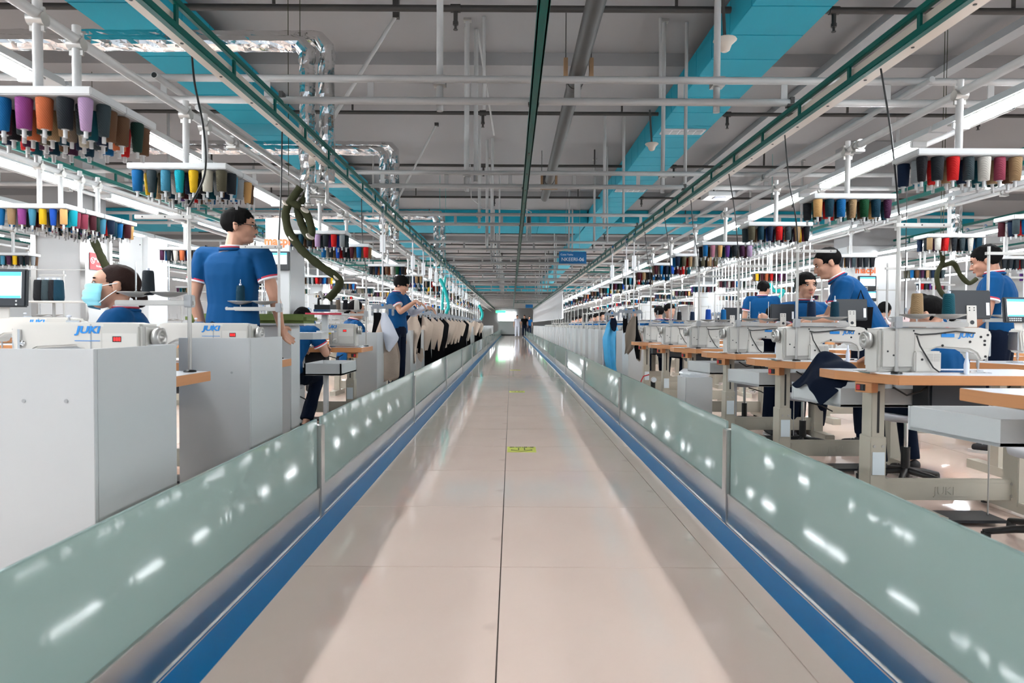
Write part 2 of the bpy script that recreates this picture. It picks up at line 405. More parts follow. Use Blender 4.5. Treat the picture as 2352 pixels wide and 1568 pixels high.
# big grey drain pipe
pts = [(.64, -1, 3.5), (.64, 13.2, 3.5), (.66, 13.5, 3.56), (.68, 13.6, 3.75), (.68, 13.6, 4.05)]
t = thing('drain_pipe', 'thick grey drain pipe hanging in wooden brackets above the aisle', 'pipe', (0, 0, 0))
obj('pipe', MB().tube(pts, .078, M_darkpipe, 20), t)
for y in (2.1, 6.9, 11.6):
    obj('coupling', MB().cyl((.64, y, 3.5), (.64, y+.12, 3.5), .086, M_darkpipe, 20), t)
for i, y in enumerate((6.55, 11.7)):
    t = thing('pipe_bracket', '%s raw wood bracket holding the thick drain pipe' % ('nearer' if i == 0 else 'farther'), 'bracket', (.64, y, 3.4), 0, 'wooden pipe brackets')
    for s in (-1, 1): obj('upright', MB().box(s*.125-.02, s*.125+.02, 0, .05, 0, .20, M_woodraw), t); obj('rod', MB().cyl((s*.125, .025, .2), (s*.125, .025, .64), .005, M_darkpipe, 6), t)
    obj('crossbar', MB().box(-.15, .15, -.002, .052, -.035, .015, M_woodraw), t)
# sprinkler pipes
for i in range(14):
    y = 6.2+3.03*i+(-.55 if i == 4 else 0)
    t = thing('sprinkler_pipe', 'dark grey sprinkler pipe across the ceiling, %s from the camera' % nth(i), 'pipe', (0, y, 3.9), 0, 'sprinkler pipes across the ceiling')
    for xa, xb in ((-10, -3.83), (-3.07, 2.0), (2.75, 10.5)): obj('pipe', MB().cyl((xa, 0, 0), (xb, 0, 0), .026 if i else .03, M_darkpipe, 10), t)
    if i < 8:
        for x in (-7, -.53+.12*(i % 2), 2.95, 6.4):
            h = MB(); h.cyl((x-.045, 0, 0), (x+.045, 0, 0), .038, M_darkpipe, 10); h.cyl((x, 0, -.02), (x, 0, -.12), .02, M_darkpipe, 8)
            h.cyl((x, 0, -.12), (x, 0, -.15), .026, M_darkpipe, 8); h.cyl((x, 0, -.15), (x, 0, -.19), .012, M_darkpipe, 8); h.cyl((x, 0, -.19), (x, 0, -.195), .022, M_darkpipe, 8)
            obj('sprinkler_head', h, t)
        for x in (-5.5, -2.2, 1.5, 4.6):
            obj('hanger', MB().box(x-.012, x+.012, -.012, .012, .03, .3, M_darkpipe), t)
# white pipe trusses
TY = [4.37, 7.04, 9.7, 12.9, 15.7, 17.6, 21.1, 24, 26.8, 29.6, 32.4, 35.2, 38, 40.8, 43.6, 46.4, 49.2, 52, 55, 58]
tm = MB(); tm.cyl((-9.5, 0, 2.45), (9.5, 0, 2.45), .0235, M_pipe, 12); tm.cyl((-9.5, 0, 2.59), (9.5, 0, 2.59), .0235, M_pipe, 12)
tp = tm.mesh('truss_pipes')
sp = MB().box(-.02, .02, -.004, .004, 2.47, 2.57, M_pipe).mesh('spacer')
hr = MB(); hr.cyl((0, .05, 2.40), (0, .05, ZC), .022, M_pipe, 10); hr.box(-.04, .04, .0, .08, 2.56, 2.62, M_alu); hr.box(-.04, .04, .0, .08, ZC-.02, ZC, M_alu)
hr = hr.mesh('ceiling_rod')
pA = MB().cyl((-9.5, 0, 2.45), (9.5, 0, 2.45), .0235, M_pipe, 12).mesh('chord_pipe')
pB = MB().cyl((-9.5, 0, 2.59), (9.5, 0, 2.59), .0235, M_pipe, 12).mesh('chord_pipe')
for i, y in enumerate(TY):
    t = thing('pipe_truss', 'white double pipe truss across the hall, %s from the camera' % nth(i), 'truss', (0, y, 0), 0, 'white pipe trusses across the hall')
    obj('chord_pipe', pA, t); obj('chord_pipe', pB, t)
    off = [.0, .23, .1][i % 3]
    x = -6.3+off
    while x < 6.5 and i < 12: obj('spacer', sp, t, (x, 0, 0)); x += .672
    for x in (-.48, 1.34+.25*(i % 2), -5.0, 5.6):
        if i < 14: obj('ceiling_rod', hr, t, (x, 0, 0))
# cluster of vertical conduits near the aisle centre, diagonal braces
vc = [(-.50, 7.25, 2.5), (-.40, 7.3, 2.55), (-.33, 11.0, 2.4), (-.42, 11.1, 2.3), (-.27, 14.2, 2.5), (-.45, 14.3, 2.4), (1.62, 9.75, 2.5), (1.83, 7.1, 2.5)]
for i, (x, y, z) in enumerate(vc):
    tag(obj('conduit', MB().cyl((x, y, z), (x, y, ZC-.01), .024 if i < 4 else .018, M_pipe, 10)), 'thin white vertical conduit hanging by the aisle centre, %s from the camera' % nth(i), 'conduit', 'vertical conduits above the aisle')
def seg(name, lab, cat, a, b, r, m, group=None, n=10):
    a = Vector(a); o = obj(name, MB().cyl((0, 0, 0), Vector(b)-a, r, m, n), None, a)
    if name == 'diagonal_brace' and a.z < 4.18: obj('bracket', MB().box(-.03, .03, -.03, .03, -.03, 4.19-a.z, M_darkpipe), o)
    return tag(o, lab, cat, group)
def PX(px, py, Y): x, z = W(px, py, Y); return Vector((x, Y, z))
seg('diagonal_brace', 'grey diagonal brace rod from ceiling down to the near foil pipes', 'brace', PX(910, 35, 6.6), PX(738, 315, 6.6), .020, M_pipe)
seg('diagonal_brace', 'thinner diagonal brace rod right of the second foil pipe', 'brace', PX(1003, 285, 10.2), PX(905, 475, 10.2), .016, M_pipe)
seg('diagonal_brace', 'slanting thin rod beside the central conduits', 'brace', PX(1086, 0, 6.9), PX(1135, 310, 9.4), .012, M_pipe)
for i, (px, py, py2, Y) in enumerate(((1517, 45, 240, 7.0), (1432, 195, 420, 9.9), (1395, 290, 560, 12.0), (1112, 40, 250, 7.0), (857, 290, 500, 12.0), (1210, 470, 560, 16))):
    p = PX(px, py, Y); p.z = ZC-.01; seg('hanger_rod', 'thin grey hanger rod under the ceiling, %s of a scattered few' % nth(i), 'rod', p, PX(px, py2, Y), .016, M_pipe, 'hanger rods')
# wi-fi/speaker cones by the right duct
for i, (px, py, Y) in enumerate(((1665, 100, 4.9), (1497, 335, 8.4))):
    x, z = W(px, py, Y); t = thing('ceiling_speaker', '%s cream horn hanging beside the right turquoise duct' % ('nearer' if not i else 'farther'), 'speaker', (x, Y, z), 0, 'cream horns by the duct')
    obj('horn', MB().lathe([(.08, .03), (.085, .022), (.05, -.01), (.035, -.05), (.02, -.06)], M_cream, 16), t)
    obj('stem', MB().cyl((0, 0, .02), (-.03, 0, min(.5, 3.69-z)), .012, M_darkpipe, 8), t)
# grey cable trays on the ceiling at the right
for i, (x, w_) in enumerate(((3.62, .14), (5.0, .16))):
    tag(obj('cable_tray', MB().box(x, x+w_, -1, 18, ZC-.24, ZC-.155, M_grey)), '%s flat grey cable tray on the ceiling at right' % ('inner' if not i else 'outer'), 'cable tray')
# lengthwise rails (teal ladder rails with cream busbar)
def ladder_rail(lab, x, zl, zu, y0, y1, bus=0, name='garment_rail', dup=0.0):
    t = thing(name, lab, 'rail', (x, y0, zl), 0)
    L_ = y1-y0
    obj('lower_rail', MB().box(-.018, .018, 0, L_, 0, .035, M_teal, ch=.004), t)
    obj('upper_rail', MB().box(-.014+dup, .014+dup, 0, L_, zu-zl, zu-zl+.032, M_teal, ch=.004), t)
    me = MB().box(-.006, .006, -.012, .012, .03, zu-zl+.003, M_teal).mesh('rung'); y = .4
    n = 0
    while y < min(L_, 26): obj('rung', me, t, (dup*.5, y, 0)); y += .62; n += 1
    if y < L_:
        r = MB()
        while y < L_: r.box(-.006, .006, y-.012, y+.012, .03, zu-zl+.003, M_teal); y += .62
        tag(obj('far_rungs', r, t), kind='stuff')
    cl = MB(); cl.box(-.03, .03, -.02, .02, -.0, .03, M_darkpipe); cl.box(-.012, .012, -.03, .03, .02, .06, M_darkpipe)
    cl = cl.mesh('clamp')
    for ty in TY[:12]:
        if y0 < ty < y1: obj('clamp', cl, t, (dup, ty-y0, zu-zl+.03))
    if bus:
        b = MB(); a, c = (-.065-.02, -.022) if bus < 0 else (.022, .11)
        b.box(a, c, 0, L_, .02, .10, M_cream, ch=.004); ob = obj('busbar', b, t)
        me = MB().cyl(((a+c)/2, 0, .017), ((a+c)/2, 0, .0205), .008, M_darkpipe, 8).mesh('bolt')
        yy = .3
        while yy < min(12, L_): obj('bolt', me, ob, (0, yy, 0)); yy += .42
    return t
ladder_rail('left teal ladder rail with cream busbar running above the left barrier', -1.50, 2.29, 2.41, -.5, 60, -1)
ladder_rail('right teal ladder rail with cream busbar running above the right tables', 1.81, 2.29, 2.39, -.5, 60, 1)
t = thing('centre_rail', 'single teal rail running down the middle above the aisle', 'rail', (.135, -.5, 2.40))
b = MB().box(-.026, .026, 0, 60, 0, .012, M_teal); b.box(-.028, -.018, 0, 60, 0, .035, M_teal); b.box(.018, .028, 0, 60, 0, .035, M_teal); obj('channel', b, t)
me = MB().box(-.006, .006, -.03, .03, -.004, .0, M_darkpipe).mesh('slot_plate')
for i in range(24): obj('slot_plate', me, t, (0, 6+i*.75, 0))
for ty in TY[:10]: obj('clamp', MB().box(-.035, .035, -.02, .02, .02, .05, M_darkpipe), t, (0, ty+.5, 0))
ladder_rail('teal ladder rail above the second row of workstations at left', -3.74, 2.29, 2.40, 2.2, 46)
ladder_rail('teal ladder rail above the second row of workstations at right', 4.08, 2.29, 2.40, 2.5, 46)
ladder_rail('teal ladder rail above the third row of workstations at left', -5.9, 2.29, 2.40, 4, 46)
ladder_rail('teal ladder rail above the third row of workstations at right', 6.3, 2.29, 2.40, 4, 46)
ladder_rail('teal ladder rail above the far outer row at right', 8.6, 2.29, 2.40, 5, 46)
ladder_rail('teal ladder rail above the far outer row at left', -8.0, 2.29, 2.40, 5, 46)
# cross link of teal rail at Y 17
for i, (x0, x1, y) in enumerate(((1.83, 4.06, 16.5), (-3.72, -1.52, 15.0), (.16, 1.79, 40.0))):
    t = thing('cross_rail', ['teal cross rail joining the right aisle rail to its neighbour', 'teal cross rail joining the left aisle rail to its neighbour', 'teal cross rail far down the aisle'][i], 'rail', (x0, y, 2.29))
    obj('lower_rail', MB().box(0, x1-x0, -.018, .018, 0, .035, M_teal), t); obj('upper_rail', MB().box(0, x1-x0, -.014, .014, .11, .14, M_teal), t)
    x = .2
    while x < x1-x0: obj('rung', MB().box(x-.01, x+.01, -.006, .006, .03, .12, M_teal), t); x += .4
# lengthwise white pipes
def clamp_mesh():
    m = MB(); m.cyl((0, -.035, 0), (0, -.02, 0), .034, M_alu, 12); m.cyl((0, .02, 0), (0, .035, 0), .034, M_alu, 12); m.box(-.03, .03, -.03, .03, -.045, -.03, M_alu); return m.mesh('clamp')
CLAMP = clamp_mesh()
for x, z, y0, y1, r, lab in ((-1.78, 2.15, -1, 58, .021, 'white pipe above the nearest left spool racks'), (2.20, 2.15, -1, 58, .021, 'white pipe above the nearest right spool racks'),
                          (-2.24, 2.545, 4.2, 58, .021, 'white pipe resting on the trusses at left, open end towards the camera'), (-2.05, 2.40, 4.37, 58, .019, 'white pipe just under the trusses at left'),
                          (-3.47, 2.15, 1, 50, .021, 'white pipe above the second line of spool racks at left'), (4.05, 2.15, 1, 50, .021, 'white pipe above the second line of spool racks at right'),
                          (2.62, 2.545, 4.2, 58, .019, 'white pipe resting on the trusses at right'), (-4.6, 2.4, 2, 50, .019, 'white pipe beyond the second line of racks at left'), (5.1, 2.4, 2, 50, .019, 'white pipe beyond the second line of racks at right'),
                          (-2.75, 2.40, 4.3, 40, .022, 'white pipe behind the left light line'), (3.2, 2.41, 4.3, 40, .022, 'white pipe behind the right light line'), (-6.2, 2.15, 7.5, 24, .021, 'white pipe above the racks far out at left'), (-5.1, 2.15, 8.5, 30, .021, 'white pipe above the third left racks'), (-3.72, 2.15, 7.0, 9, .021, 'short white pipe above the rack with the orange cone at left'),
                          (6.0, 2.15, 7.2, 30, .021, 'white pipe above the third right racks'), (8.0, 2.15, 9, 26, .021, 'white pipe above the fourth right racks'), (-7.6, 2.15, 9, 26, .021, 'white pipe above the fourth left racks')):
    t = thing('lengthwise_pipe', lab, 'pipe', (x, y0, z)); p = MB().cyl((0, 0, 0), (0, y1-y0, 0), r, M_pipe, 12)
    if r > .019: p.cyl((0, -.001, 0), (0, .002, 0), r*.8, M_black, 12)
    obj('pipe', p, t)
    for ty in TY[:8]:
        if ty-y0 > .3: obj('clamp', CLAMP, t, (0, ty-y0-.1, 0))

# ================================================================ LIGHTS
def light_proto():
    hs = MB(); hs.prism([(-.06, .0), (.06, .0), (.045, .045), (-.045, .045)], 0, 1.72, M_white, 'y')
    hs.box(-.045, .045, .18, 1.58, -.008, 0.0, M_alu)
    tb = MB()
    for s in (-1, 1): tb.cyl((s*.028, .21, -.024), (s*.028, 1.51, -.024), .013, M_tube, 8)
    e = MB()
    e.box(-.05, .05, 0, .03, -.042, 0, M_white, ch=.004)
    hf = MB(); hf.prism([(-.06, .0), (.06, .0), (.045, .045), (-.045, .045)], 0, 1.72, M_white, 'y')
    hf.box(-.045, .045, .2, 1.52, -.022, 0, M_tube)
    hg = MB(); hg.prism([(-.06, .0), (.06, .0), (.045, .045), (-.045, .045)], 0, 1.72, M_white, 'y'); hg.box(-.045, .045, .2, 1.52, -.022, 0, M_tube2)
    return hs.mesh('housing'), hg.mesh('ceiling_light'), e.mesh('end_cap'), hf.mesh('ceiling_light')
LH, LT, LE, LF = light_proto()
rows = [(-2.42, 'first line left of the aisle', 2.24), (2.72, 'first line right of the aisle', 2.24), (-3.86, 'second line left of the aisle', 2.22), (4.18, 'second line right of the aisle', 2.22),
        (-5.2, 'third line left', 2.22), (6.1, 'third line right', 2.22), (-7.2, 'fourth line left', 2.22), (8.0, 'fourth line right', 2.22), (-9.4, 'fifth line left', 2.22), (10.2, 'fifth line right', 2.22)]
nlights = 0
tube1 = MB().cyl((0, .21, -.024), (0, 1.51, -.024), .013, M_tube, 8).mesh('tube')
for ri, (x, rl, z) in enumerate(rows):
    start = {0: 1.84, 1: 2.55, 2: 4.42, 3: 4.32}.get(ri, 4.4); j0 = -2
    while start+1.75*j0 > -4: j0 -= 1
    for j in range(j0, 31):
        y = start+1.75*j
        if y < -4: continue
        if ri > 3 and (y < 3 or y > 50): 
            if y > 50 or y < -2: continue
        nlights += 1
        lab = 'fluorescent ceiling light, %s in the %s' % (nth(j-j0), rl)
        if y < 16 and ri < 4:
            t = thing('ceiling_light', lab, 'light', (x, y, z), 0, 'fluorescent lights, '+rl)
            obj('housing', LH, t); obj('end_cap', LE, t, (0, .18, 0)); obj('end_cap', LE, t, (0, 1.51, 0))
            for s in (-.028, .028): obj('tube', tube1, t, (s, 0, 0))
        else:
            o = obj('ceiling_light', LF if ri < 4 else LT, None, (x, y, z)); tag(o, lab, 'light', 'fluorescent lights, '+rl)
# ================================================================ WORKSTATION PROTOTYPES
# machine: wheel end at x=0, arm runs to x=-.62, operator side faces -y, z=0 on the table top
def machine_parts():
    P = {}
    b = MB()
    b.prism([(-.03, .0), (-.03, .222), (-.10, .232), (-.56, .232), (-.605, .222), (-.615, .19), (-.60, .075), (-.555, .062), (-.535, .10), (-.50, .118), (-.335, .128), (-.30, .115), (-.285, .08), (-.285, .0)], -.062, .062, M_mach, 'y')
    P['body'] = b.mesh('machine_body', .009)
    b = MB(); b.box(-.215, -.035, -.085, .082, .02, .226, M_mach2, ch=.012); P['motor_cover'] = b.mesh('motor_cover')
    b = MB(); b.box(-.335, -.20, .05, .098, .005, .112, M_mach, ch=.007)
    for k in range(5):
        for q in range(2): b.box(-.325+q*.034, -.296+q*.034, .098, .0995, .062+k*.008, .066+k*.008, M_alu)
    b.cyl((-.235, .098, .07), (-.235, .101, .07), .006, M_black, 8)
    P['control_box'] = b.mesh('control_box')
    b = MB(); b.box(-.60, .02, -.085, .085, -.004, .004, M_chrome); P['bed'] = b.mesh('bed')
    b = MB(); b.lathe([(.018, -.02), (.040, -.018), (.043, -.012), (.043, .012), (.030, .017), (.028, .010), (.012, .010), (.010, .019), (.0, .019)][::1], M_alu, 24, (0, 0, .165), 'x'); P['hand_wheel'] = b.mesh('hand_wheel')
    b = MB(); b.cyl((-.585, 0, .075), (-.585, 0, .028), .006, M_chrome, 8); b.cyl((-.585, 0, .03), (-.585, 0, .008), .003, M_chrome, 8)
    b.cyl((-.575, .02, .075), (-.575, .02, .02), .005, M_chrome, 8); b.box(-.60, -.565, -.02, .025, .004, .012, M_chrome); P['needle_bar'] = b.mesh('needle_bar')
    b = MB(); b.box(-.622, -.612, -.045, .045, .085, .205, M_chrome, ch=.003); P['face_plate'] = b.mesh('face_plate')
    b = MB()
    for x, z in ((-.555, .185), (-.575, .165), (-.59, .195), (-.575, .145), (-.50, .160), (-.36, .14), (-.37, .20), (-.58, .085)): b.cyl((x, .062, z), (x, .0645, z), .0065, M_black, 8)
    for x, z in ((-.07, .11), (-.10, .09), (-.20, .215), (-.205, .03)): b.cyl((x, .082, z), (x, .0835, z), .005, M_black, 8)
    P['screws'] = b.mesh('screws')
    b = MB(); b.tube([(-.19, .075, .205), (-.24, .072, .195), (-.32, .07, .20), (-.42, .07, .213), (-.52, .07, .205)], .004, M_cable, 6)
    b.tube([(-.22, .075, .19), (-.222, .10, .14), (-.25, .105, .09), (-.285, .11, .03), (-.31, .12, .008)], .004, M_cable, 6); P['cable'] = b.mesh('cable')
    b = MB(); b.box(-.033, .033, -.002, 0, -.0, .018, M_logo); P['maker_tag'] = b.mesh('maker_tag')
    b = MB(); b.box(-.20, -.05, -.0875, -.0845, .105, .185, M_mach, ch=.001); b.box(-.155, -.118, -.0895, -.087, .148, .172, M_black); P['control_panel'] = b.mesh('control_panel')
    b = MB()
    for k in range(3): b.box(-.15+k*.011, -.142+k*.011, -.0905, -.0895, .152, .168, M_led)
    P['readout'] = b.mesh('readout')
    b = MB(); b.lathe([(.02, 0), (.026, -.006), (.026, -.02), (.012, -.024)], M_mach2, 14, (-.235, -.062, .055), 'y'); P['stitch_dial'] = b.mesh('stitch_dial')
    b = MB(); b.cyl((-.40, 0, .23), (-.40, 0, .262), .004, M_chrome, 6); b.ball((-.40, 0, .258), (.010, .010, .006), M_whitecloth, 8, 6); b.box(-.41, -.35, -.006, .006, .232, .240, M_chrome); P['thread_guide'] = b.mesh('thread_guide')
    b = MB(); b.lathe([(.012, 0), (.014, -.008), (.006, -.012)], M_chrome, 10, (-.56, -.062, .14), 'y'); b.box(-.575, -.565, -.075, -.06, .10, .2, M_chrome); P['tension_dial'] = b.mesh('tension_dial')
    b = MB(); b.box(-.268, -.262, -.0632, -.0615, 0.03, .225, M_grey); P['seam'] = b.mesh('seam')
    return P
MP = machine_parts()
# merged cheap version for far machines
def far_machine():
    b = MB()
    b.prism([(-.03, .0), (-.03, .222), (-.10, .232), (-.56, .232), (-.61, .215), (-.60, .075), (-.55, .062), (-.50, .12), (-.33, .125), (-.285, .09), (-.285, .0)], -.062, .062, M_mach, 'y')
    b.box(-.215, -.035, -.085, .082, .02, .226, M_mach2); b.cyl((-.02, 0, .165), (.015, 0, .165), .043, M_alu, 12); b.cyl((-.585, 0, .075), (-.585, 0, .01), .005, M_chrome, 6)
    b.box(-.20, -.10, -.0635, -.0625, .165, .19, M_logo) if False else None
    return b.mesh('sewing_machine')
FM = far_machine()
def machine(lab, x, y, z, flip, detail=True, group=None, tagc=True):
    if not detail:
        o = obj('sewing_machine', FM, None, (x, y, z)); o.rotation_euler.z = PI if flip else 0; return tag(o, lab, 'sewing machine', group)
    t = thing('sewing_machine', lab, 'sewing machine', (x, y, z), PI if flip else 0, group)
    for k in ('body', 'motor_cover', 'control_box', 'bed', 'hand_wheel', 'needle_bar', 'face_plate', 'cable', 'control_panel', 'stitch_dial', 'thread_guide', 'tension_dial', 'seam'):
        obj(k, MP[k], t)
    tag(obj('screws', MP['screws'], t), kind='stuff'); tag(obj('readout', MP['readout'], t), 'red lit digits')
    o = obj('logo', text_mesh('JUKI', M_logo, .042, .0006, shear=.2, bold=.0018), t, (-.25 if True else 0, -.0635, .198), (PI/2, 0, 0))
    o.location.x = -.27; o.location = (-.278, -.0635, .198); o.scale.x = 1.3
    o = obj('logo', text_mesh('JUKI', M_logo, .032, .0006, shear=.2, bold=.0012), t, (-.480, .0635, .192), (PI/2, 0, PI))
    o.scale.x = 1.25
    o = obj('maker_tag', MP['maker_tag'], t, (-.385, .066, .183))
    obj('model_line', MB().box(-.335, -.225, -.0635, -.0622, .150, .153, M_logo), t)
    return t
# table: origin at aisle-side end of the operator edge; runs +x; cut corner at (0,0)
def table_parts(cut=(.14, .36), L_=1.12, D=.54, z=.76):
    P = {}
    b = MB(); poly = [(cut[0], 0), (L_, 0), (L_, D), (0, D), (0, cut[1])] if cut else [(0, 0), (L_, 0), (L_, D), (0, D)]
    b.prism(poly, z-.048, z, M_wood, 'z', M_tabletop); P['table_top'] = b.mesh('table_top', .002)
    b = MB(); b.box(-.035, .035, -.05, .05, .30, z-.048, M_beige, ch=.004); b.box(-.042, .042, -.058, .058, .05, .42, M_beige, ch=.004)
    for zz in (.33, .37): b.cyl((.022, -.058, zz), (.022, -.062, zz), .008, M_alu, 8); b.cyl((-.022, -.058, zz), (-.022, -.062, zz), .008, M_alu, 8)
    b.box(-.05, .05, -.05, .2, z-.065, z-.049, M_beige); b.box(-.006, .006, -.0515, -.05, .44, .66, M_black); P['leg'] = b.mesh('leg')
    b = MB(); b.box(-.04, .04, -.28, .28, .02, .075, M_beige, ch=.005); b.cyl((0, -.24, 0), (0, -.24, .02), .02, M_rubber, 10); b.cyl((0, .24, 0), (0, .24, .02), .02, M_rubber, 10); P['foot'] = b.mesh('foot')
    b = MB(); b.box(0, L_-.36, -.012, .012, .075, .19, M_beige, ch=.004); b.box(.05, L_-.41, -.016, -.012, .095, .17, M_beige, ch=.003)
    for xx in (.03, L_-.39):
        for zz in (.10, .165): b.cyl((xx, -.012, zz), (xx, -.02, zz), .009, M_alu, 8)
    P['crossbeam'] = b.mesh('crossbeam')
    b = MB(); b.box(-.045, .045, -.03, .03, -.055, 0, M_wood, ch=.002); b.box(-.038, .01, -.033, -.03, -.046, -.012, M_black); b.box(-.034, -.016, -.036, -.033, -.042, -.016, M_red); b.box(-.010, .004, -.036, -.033, -.042, -.016, M_charcoal); P['switch_box'] = b.mesh('switch_box')
    b = MB(); b.box(-.032, .032, -.063, -.0605, .22, .34, M_tag); P['paper_card'] = b.mesh('paper_card')
    b = MB(); b.box(-.20, .10, -.16, .02, .02, .035, M_charcoal); b.box(-.21, -.20, -.17, .03, .015, .05, M_beige); b.cyl((.08, -.05, .03), (.08, -.05, .70), .004, M_alu, 6); P['treadle'] = b.mesh('treadle')
    b = MB(); b.box(0, .30, -.10, .06, -.16, 0, M_charcoal, ch=.012); b.tube([(.3, -.03, -.05), (.36, -.05, -.12), (.40, 0, -.16), (.45, -.02, -.08), (.5, 0, -.01)], .006, M_cable, 6)
    b.tube([(-.18, -.08, -.03), (-.12, -.1, -.07), (-.04, -.09, -.05), (.02, -.06, -.02)], .005, M_cable, 6); P['motor'] = b.mesh('motor')
    return P
TP = table_parts()
TPL = table_parts(None)
def far_table(P, cut):
    b = MB()
    poly = [(.14, 0), (1.12, 0), (1.12, .54), (0, .54), (0, .36)] if cut else [(0, 0), (1.12, 0), (1.12, .54), (0, .54)]
    b.prism(poly, .712, .76, M_wood, 'z', M_tabletop)
    for x in (.18, .94): b.box(x-.035, x+.035, .24, .34, .03, .712, M_beige); b.box(x-.04, x+.04, .02, .54, .0, .06, M_beige)
    b.box(.2, .92, .28, .30, .08, .19, M_beige); b.box(.4, .7, .2, .36, .55, .712, M_charcoal)
    return b.mesh('sewing_table')
FT = far_table(None, True)
def table(lab, x, y, mirror, detail=True, group=None, cut=True):
    # mirror: table runs towards -x
    if not detail:
        o = obj('sewing_table', FT, None, (x, y, 0)); o.scale.x = -1 if mirror else 1; return tag(o, lab, 'table', group)
    P = TP if cut else TPL
    t = thing('sewing_table', lab, 'table', (x, y, 0), 0, group); t.scale.x = -1 if mirror else 1
    obj('table_top', P['table_top'], t)
    for xx in (.17, .95):
        l = obj('leg', P['leg'], t, (xx, .28, 0)); f = obj('foot', P['foot'], t, (xx, .28, 0))
        if xx < .5: obj('paper_card', P['paper_card'], l)
    obj('crossbeam', P['crossbeam'], t, (.18, .28, 0)); s = obj('switch_box', P['switch_box'], t, (.10, .22 if cut else .06, .711), (0, 0, -1.0 if cut else 0))
    obj('treadle', P['treadle'], t, (.62, .2, 0)); obj('motor', P['motor'], t, (.42, .30, .712))
    if not mirror: obj('embossed_lettering', text_mesh('JUKI', M_beige, .06, .003), t, (.55, .264, .125), (PI/2, 0, 0))
    return t
# thread stand: pole base at origin on the table; arms towards +x
def stand_parts():
    P = {}
    b = MB(); b.cyl((0, 0, 0), (0, 0, .80), .0095, M_alu, 12); P['pole'] = b.mesh('pole')
    b = MB(); b.lathe([(.03, 0), (.028, .008), (.012, .012)], M_black, 14); P['base_ring'] = b.mesh('base_ring')
    b = MB(); b.box(-.02, .26, -.012, .012, .742, .762, M_alu, ch=.002)
    for x in (.02, .11, .22): b.cyl((x, -.0121, .752), (x, -.0131, .752), .004, M_black, 8)
    P['top_arm'] = b.mesh('top_arm')
    b = MB(); b.box(-.025, .36, -.012, .012, -.012, .014, M_alu, ch=.004); b.box(-.02, .02, -.02, .02, -.02, .04, M_grey, ch=.004); P['lower_arm'] = b.mesh('lower_arm')
    b = MB(); b.lathe([(.004, 0), (.03, .003), (.080, .022), (.082, .025), (.078, .025), (.03, .008), (.01, .012), (.008, .03), (.004, .03)], M_alu, 24); b.cyl((0, 0, -.012), (0, 0, .17), .0035, M_chrome, 6); P['dish'] = b.mesh('dish')
    b = MB(); b.lathe([(.014, .02), (.014, .03), (.008, .06), (.004, .062)], M_cream, 10); P['spool_pin'] = b.mesh('spool_pin')
    return P
SP = stand_parts()
def far_stand():
    b = MB(); b.cyl((0, 0, 0), (0, 0, .80), .0095, M_alu, 8); b.box(-.02, .26, -.012, .012, .742, .762, M_alu); b.box(-.025, .34, -.012, .012, .275, .302, M_alu)
    for x in (.1, .26): b.lathe([(.004, .302), (.08, .322), (.078, .325)], M_alu, 12, (x, 0, 0)); b.cyl((x, 0, .31), (x, 0, .44), .0035, M_chrome, 5)
    return b.mesh('thread_stand')
FS = far_stand()
def stand(lab, x, y, mirror, detail=True, group=None, z=.76, xs=(.10, .26), az=.25):
    if not detail:
        o = obj('thread_stand', FS, None, (x, y, z)); o.scale.x = -1 if mirror else 1; return tag(o, lab, 'thread stand', group)
    t = thing('thread_stand', lab, 'thread stand', (x, y, z), 0, group); t.scale.x = -1 if mirror else 1
    for k in ('pole', 'base_ring', 'top_arm', 'lower_arm'): obj(k, SP[k], t, (0, 0, az if k == 'lower_arm' else 0))
    for xx in xs: obj('dish', SP['dish'], t, (xx, 0, az+.028))
    return t
# cones
cone_me = MB().lathe([(.020, 0), (.027, .004), (.0295, .02), (.026, .100), (.0235, .112), (.020, .114)], M_yarn['tan'], 14).mesh('cone')
def table_cone(lab, col, x, y, z, s=1.0):
    o = obj('thread_cone', cone_me, None, (x, y, z)); o.scale = (s, s, s*1.05); recolor(o, M_yarn[col]); tag(o, lab, 'thread cone')
    obj('core_tip', MB().cyl((0, 0, .112), (0, 0, .125), .009, M_whitecloth, 10), o); return o
# hanging cone (wide end up) with spindle
hang_me = [MB().lathe([(.0160, -.112), (.0238, -.110), (.0285, -.008), (.0285, -.003), (.026, 0)], M_yarn['tan'], 14).mesh('cone'),
           MB().lathe([(.018, -.110), (.0235, -.108), (.0245, -.006), (.022, 0)], M_yarn['tan'], 14).mesh('cone'),
           MB().lathe([(.012, -.118), (.017, -.115), (.0245, -.02), (.0245, -.004), (.022, 0)], M_yarn['tan'], 14).mesh('cone')]
spind_me = MB().cyl((0, 0, -.105), (0, 0, -.142), .0072, M_white, 8).cyl((0, 0, -.108), (0, 0, -.113), .013, M_white, 8).mesh('spindle')
NC = 0
palette = ['charcoal', 'navy', 'black', 'slate', 'petrol', 'grey', 'white', 'cream', 'tan', 'brown', 'burgundy', 'plum', 'olive', 'dark green', 'blue', 'teal', 'taupe', 'red', 'sky blue', 'rose', 'royal blue', 'turquoise', 'yellow', 'peach', 'purple', 'orange', 'lilac']
rack_plate = MB().box(-.265, .265, 0, .222, -.032, 0, M_white, ch=.004).box(-.25, .25, .015, .207, -.034, -.030, M_grey).mesh('plate')
rack_post = MB().cyl((0, 0, 0), (0, 0, .36), .017, M_pipe, 12).mesh('post')
cl = MB(); cl.cyl((-.03, 0, .285), (.03, 0, .285), .026, M_alu, 12); cl.box(-.028, .028, -.005, .005, .24, .33, M_alu); rack_clamp = cl.mesh('clamp')
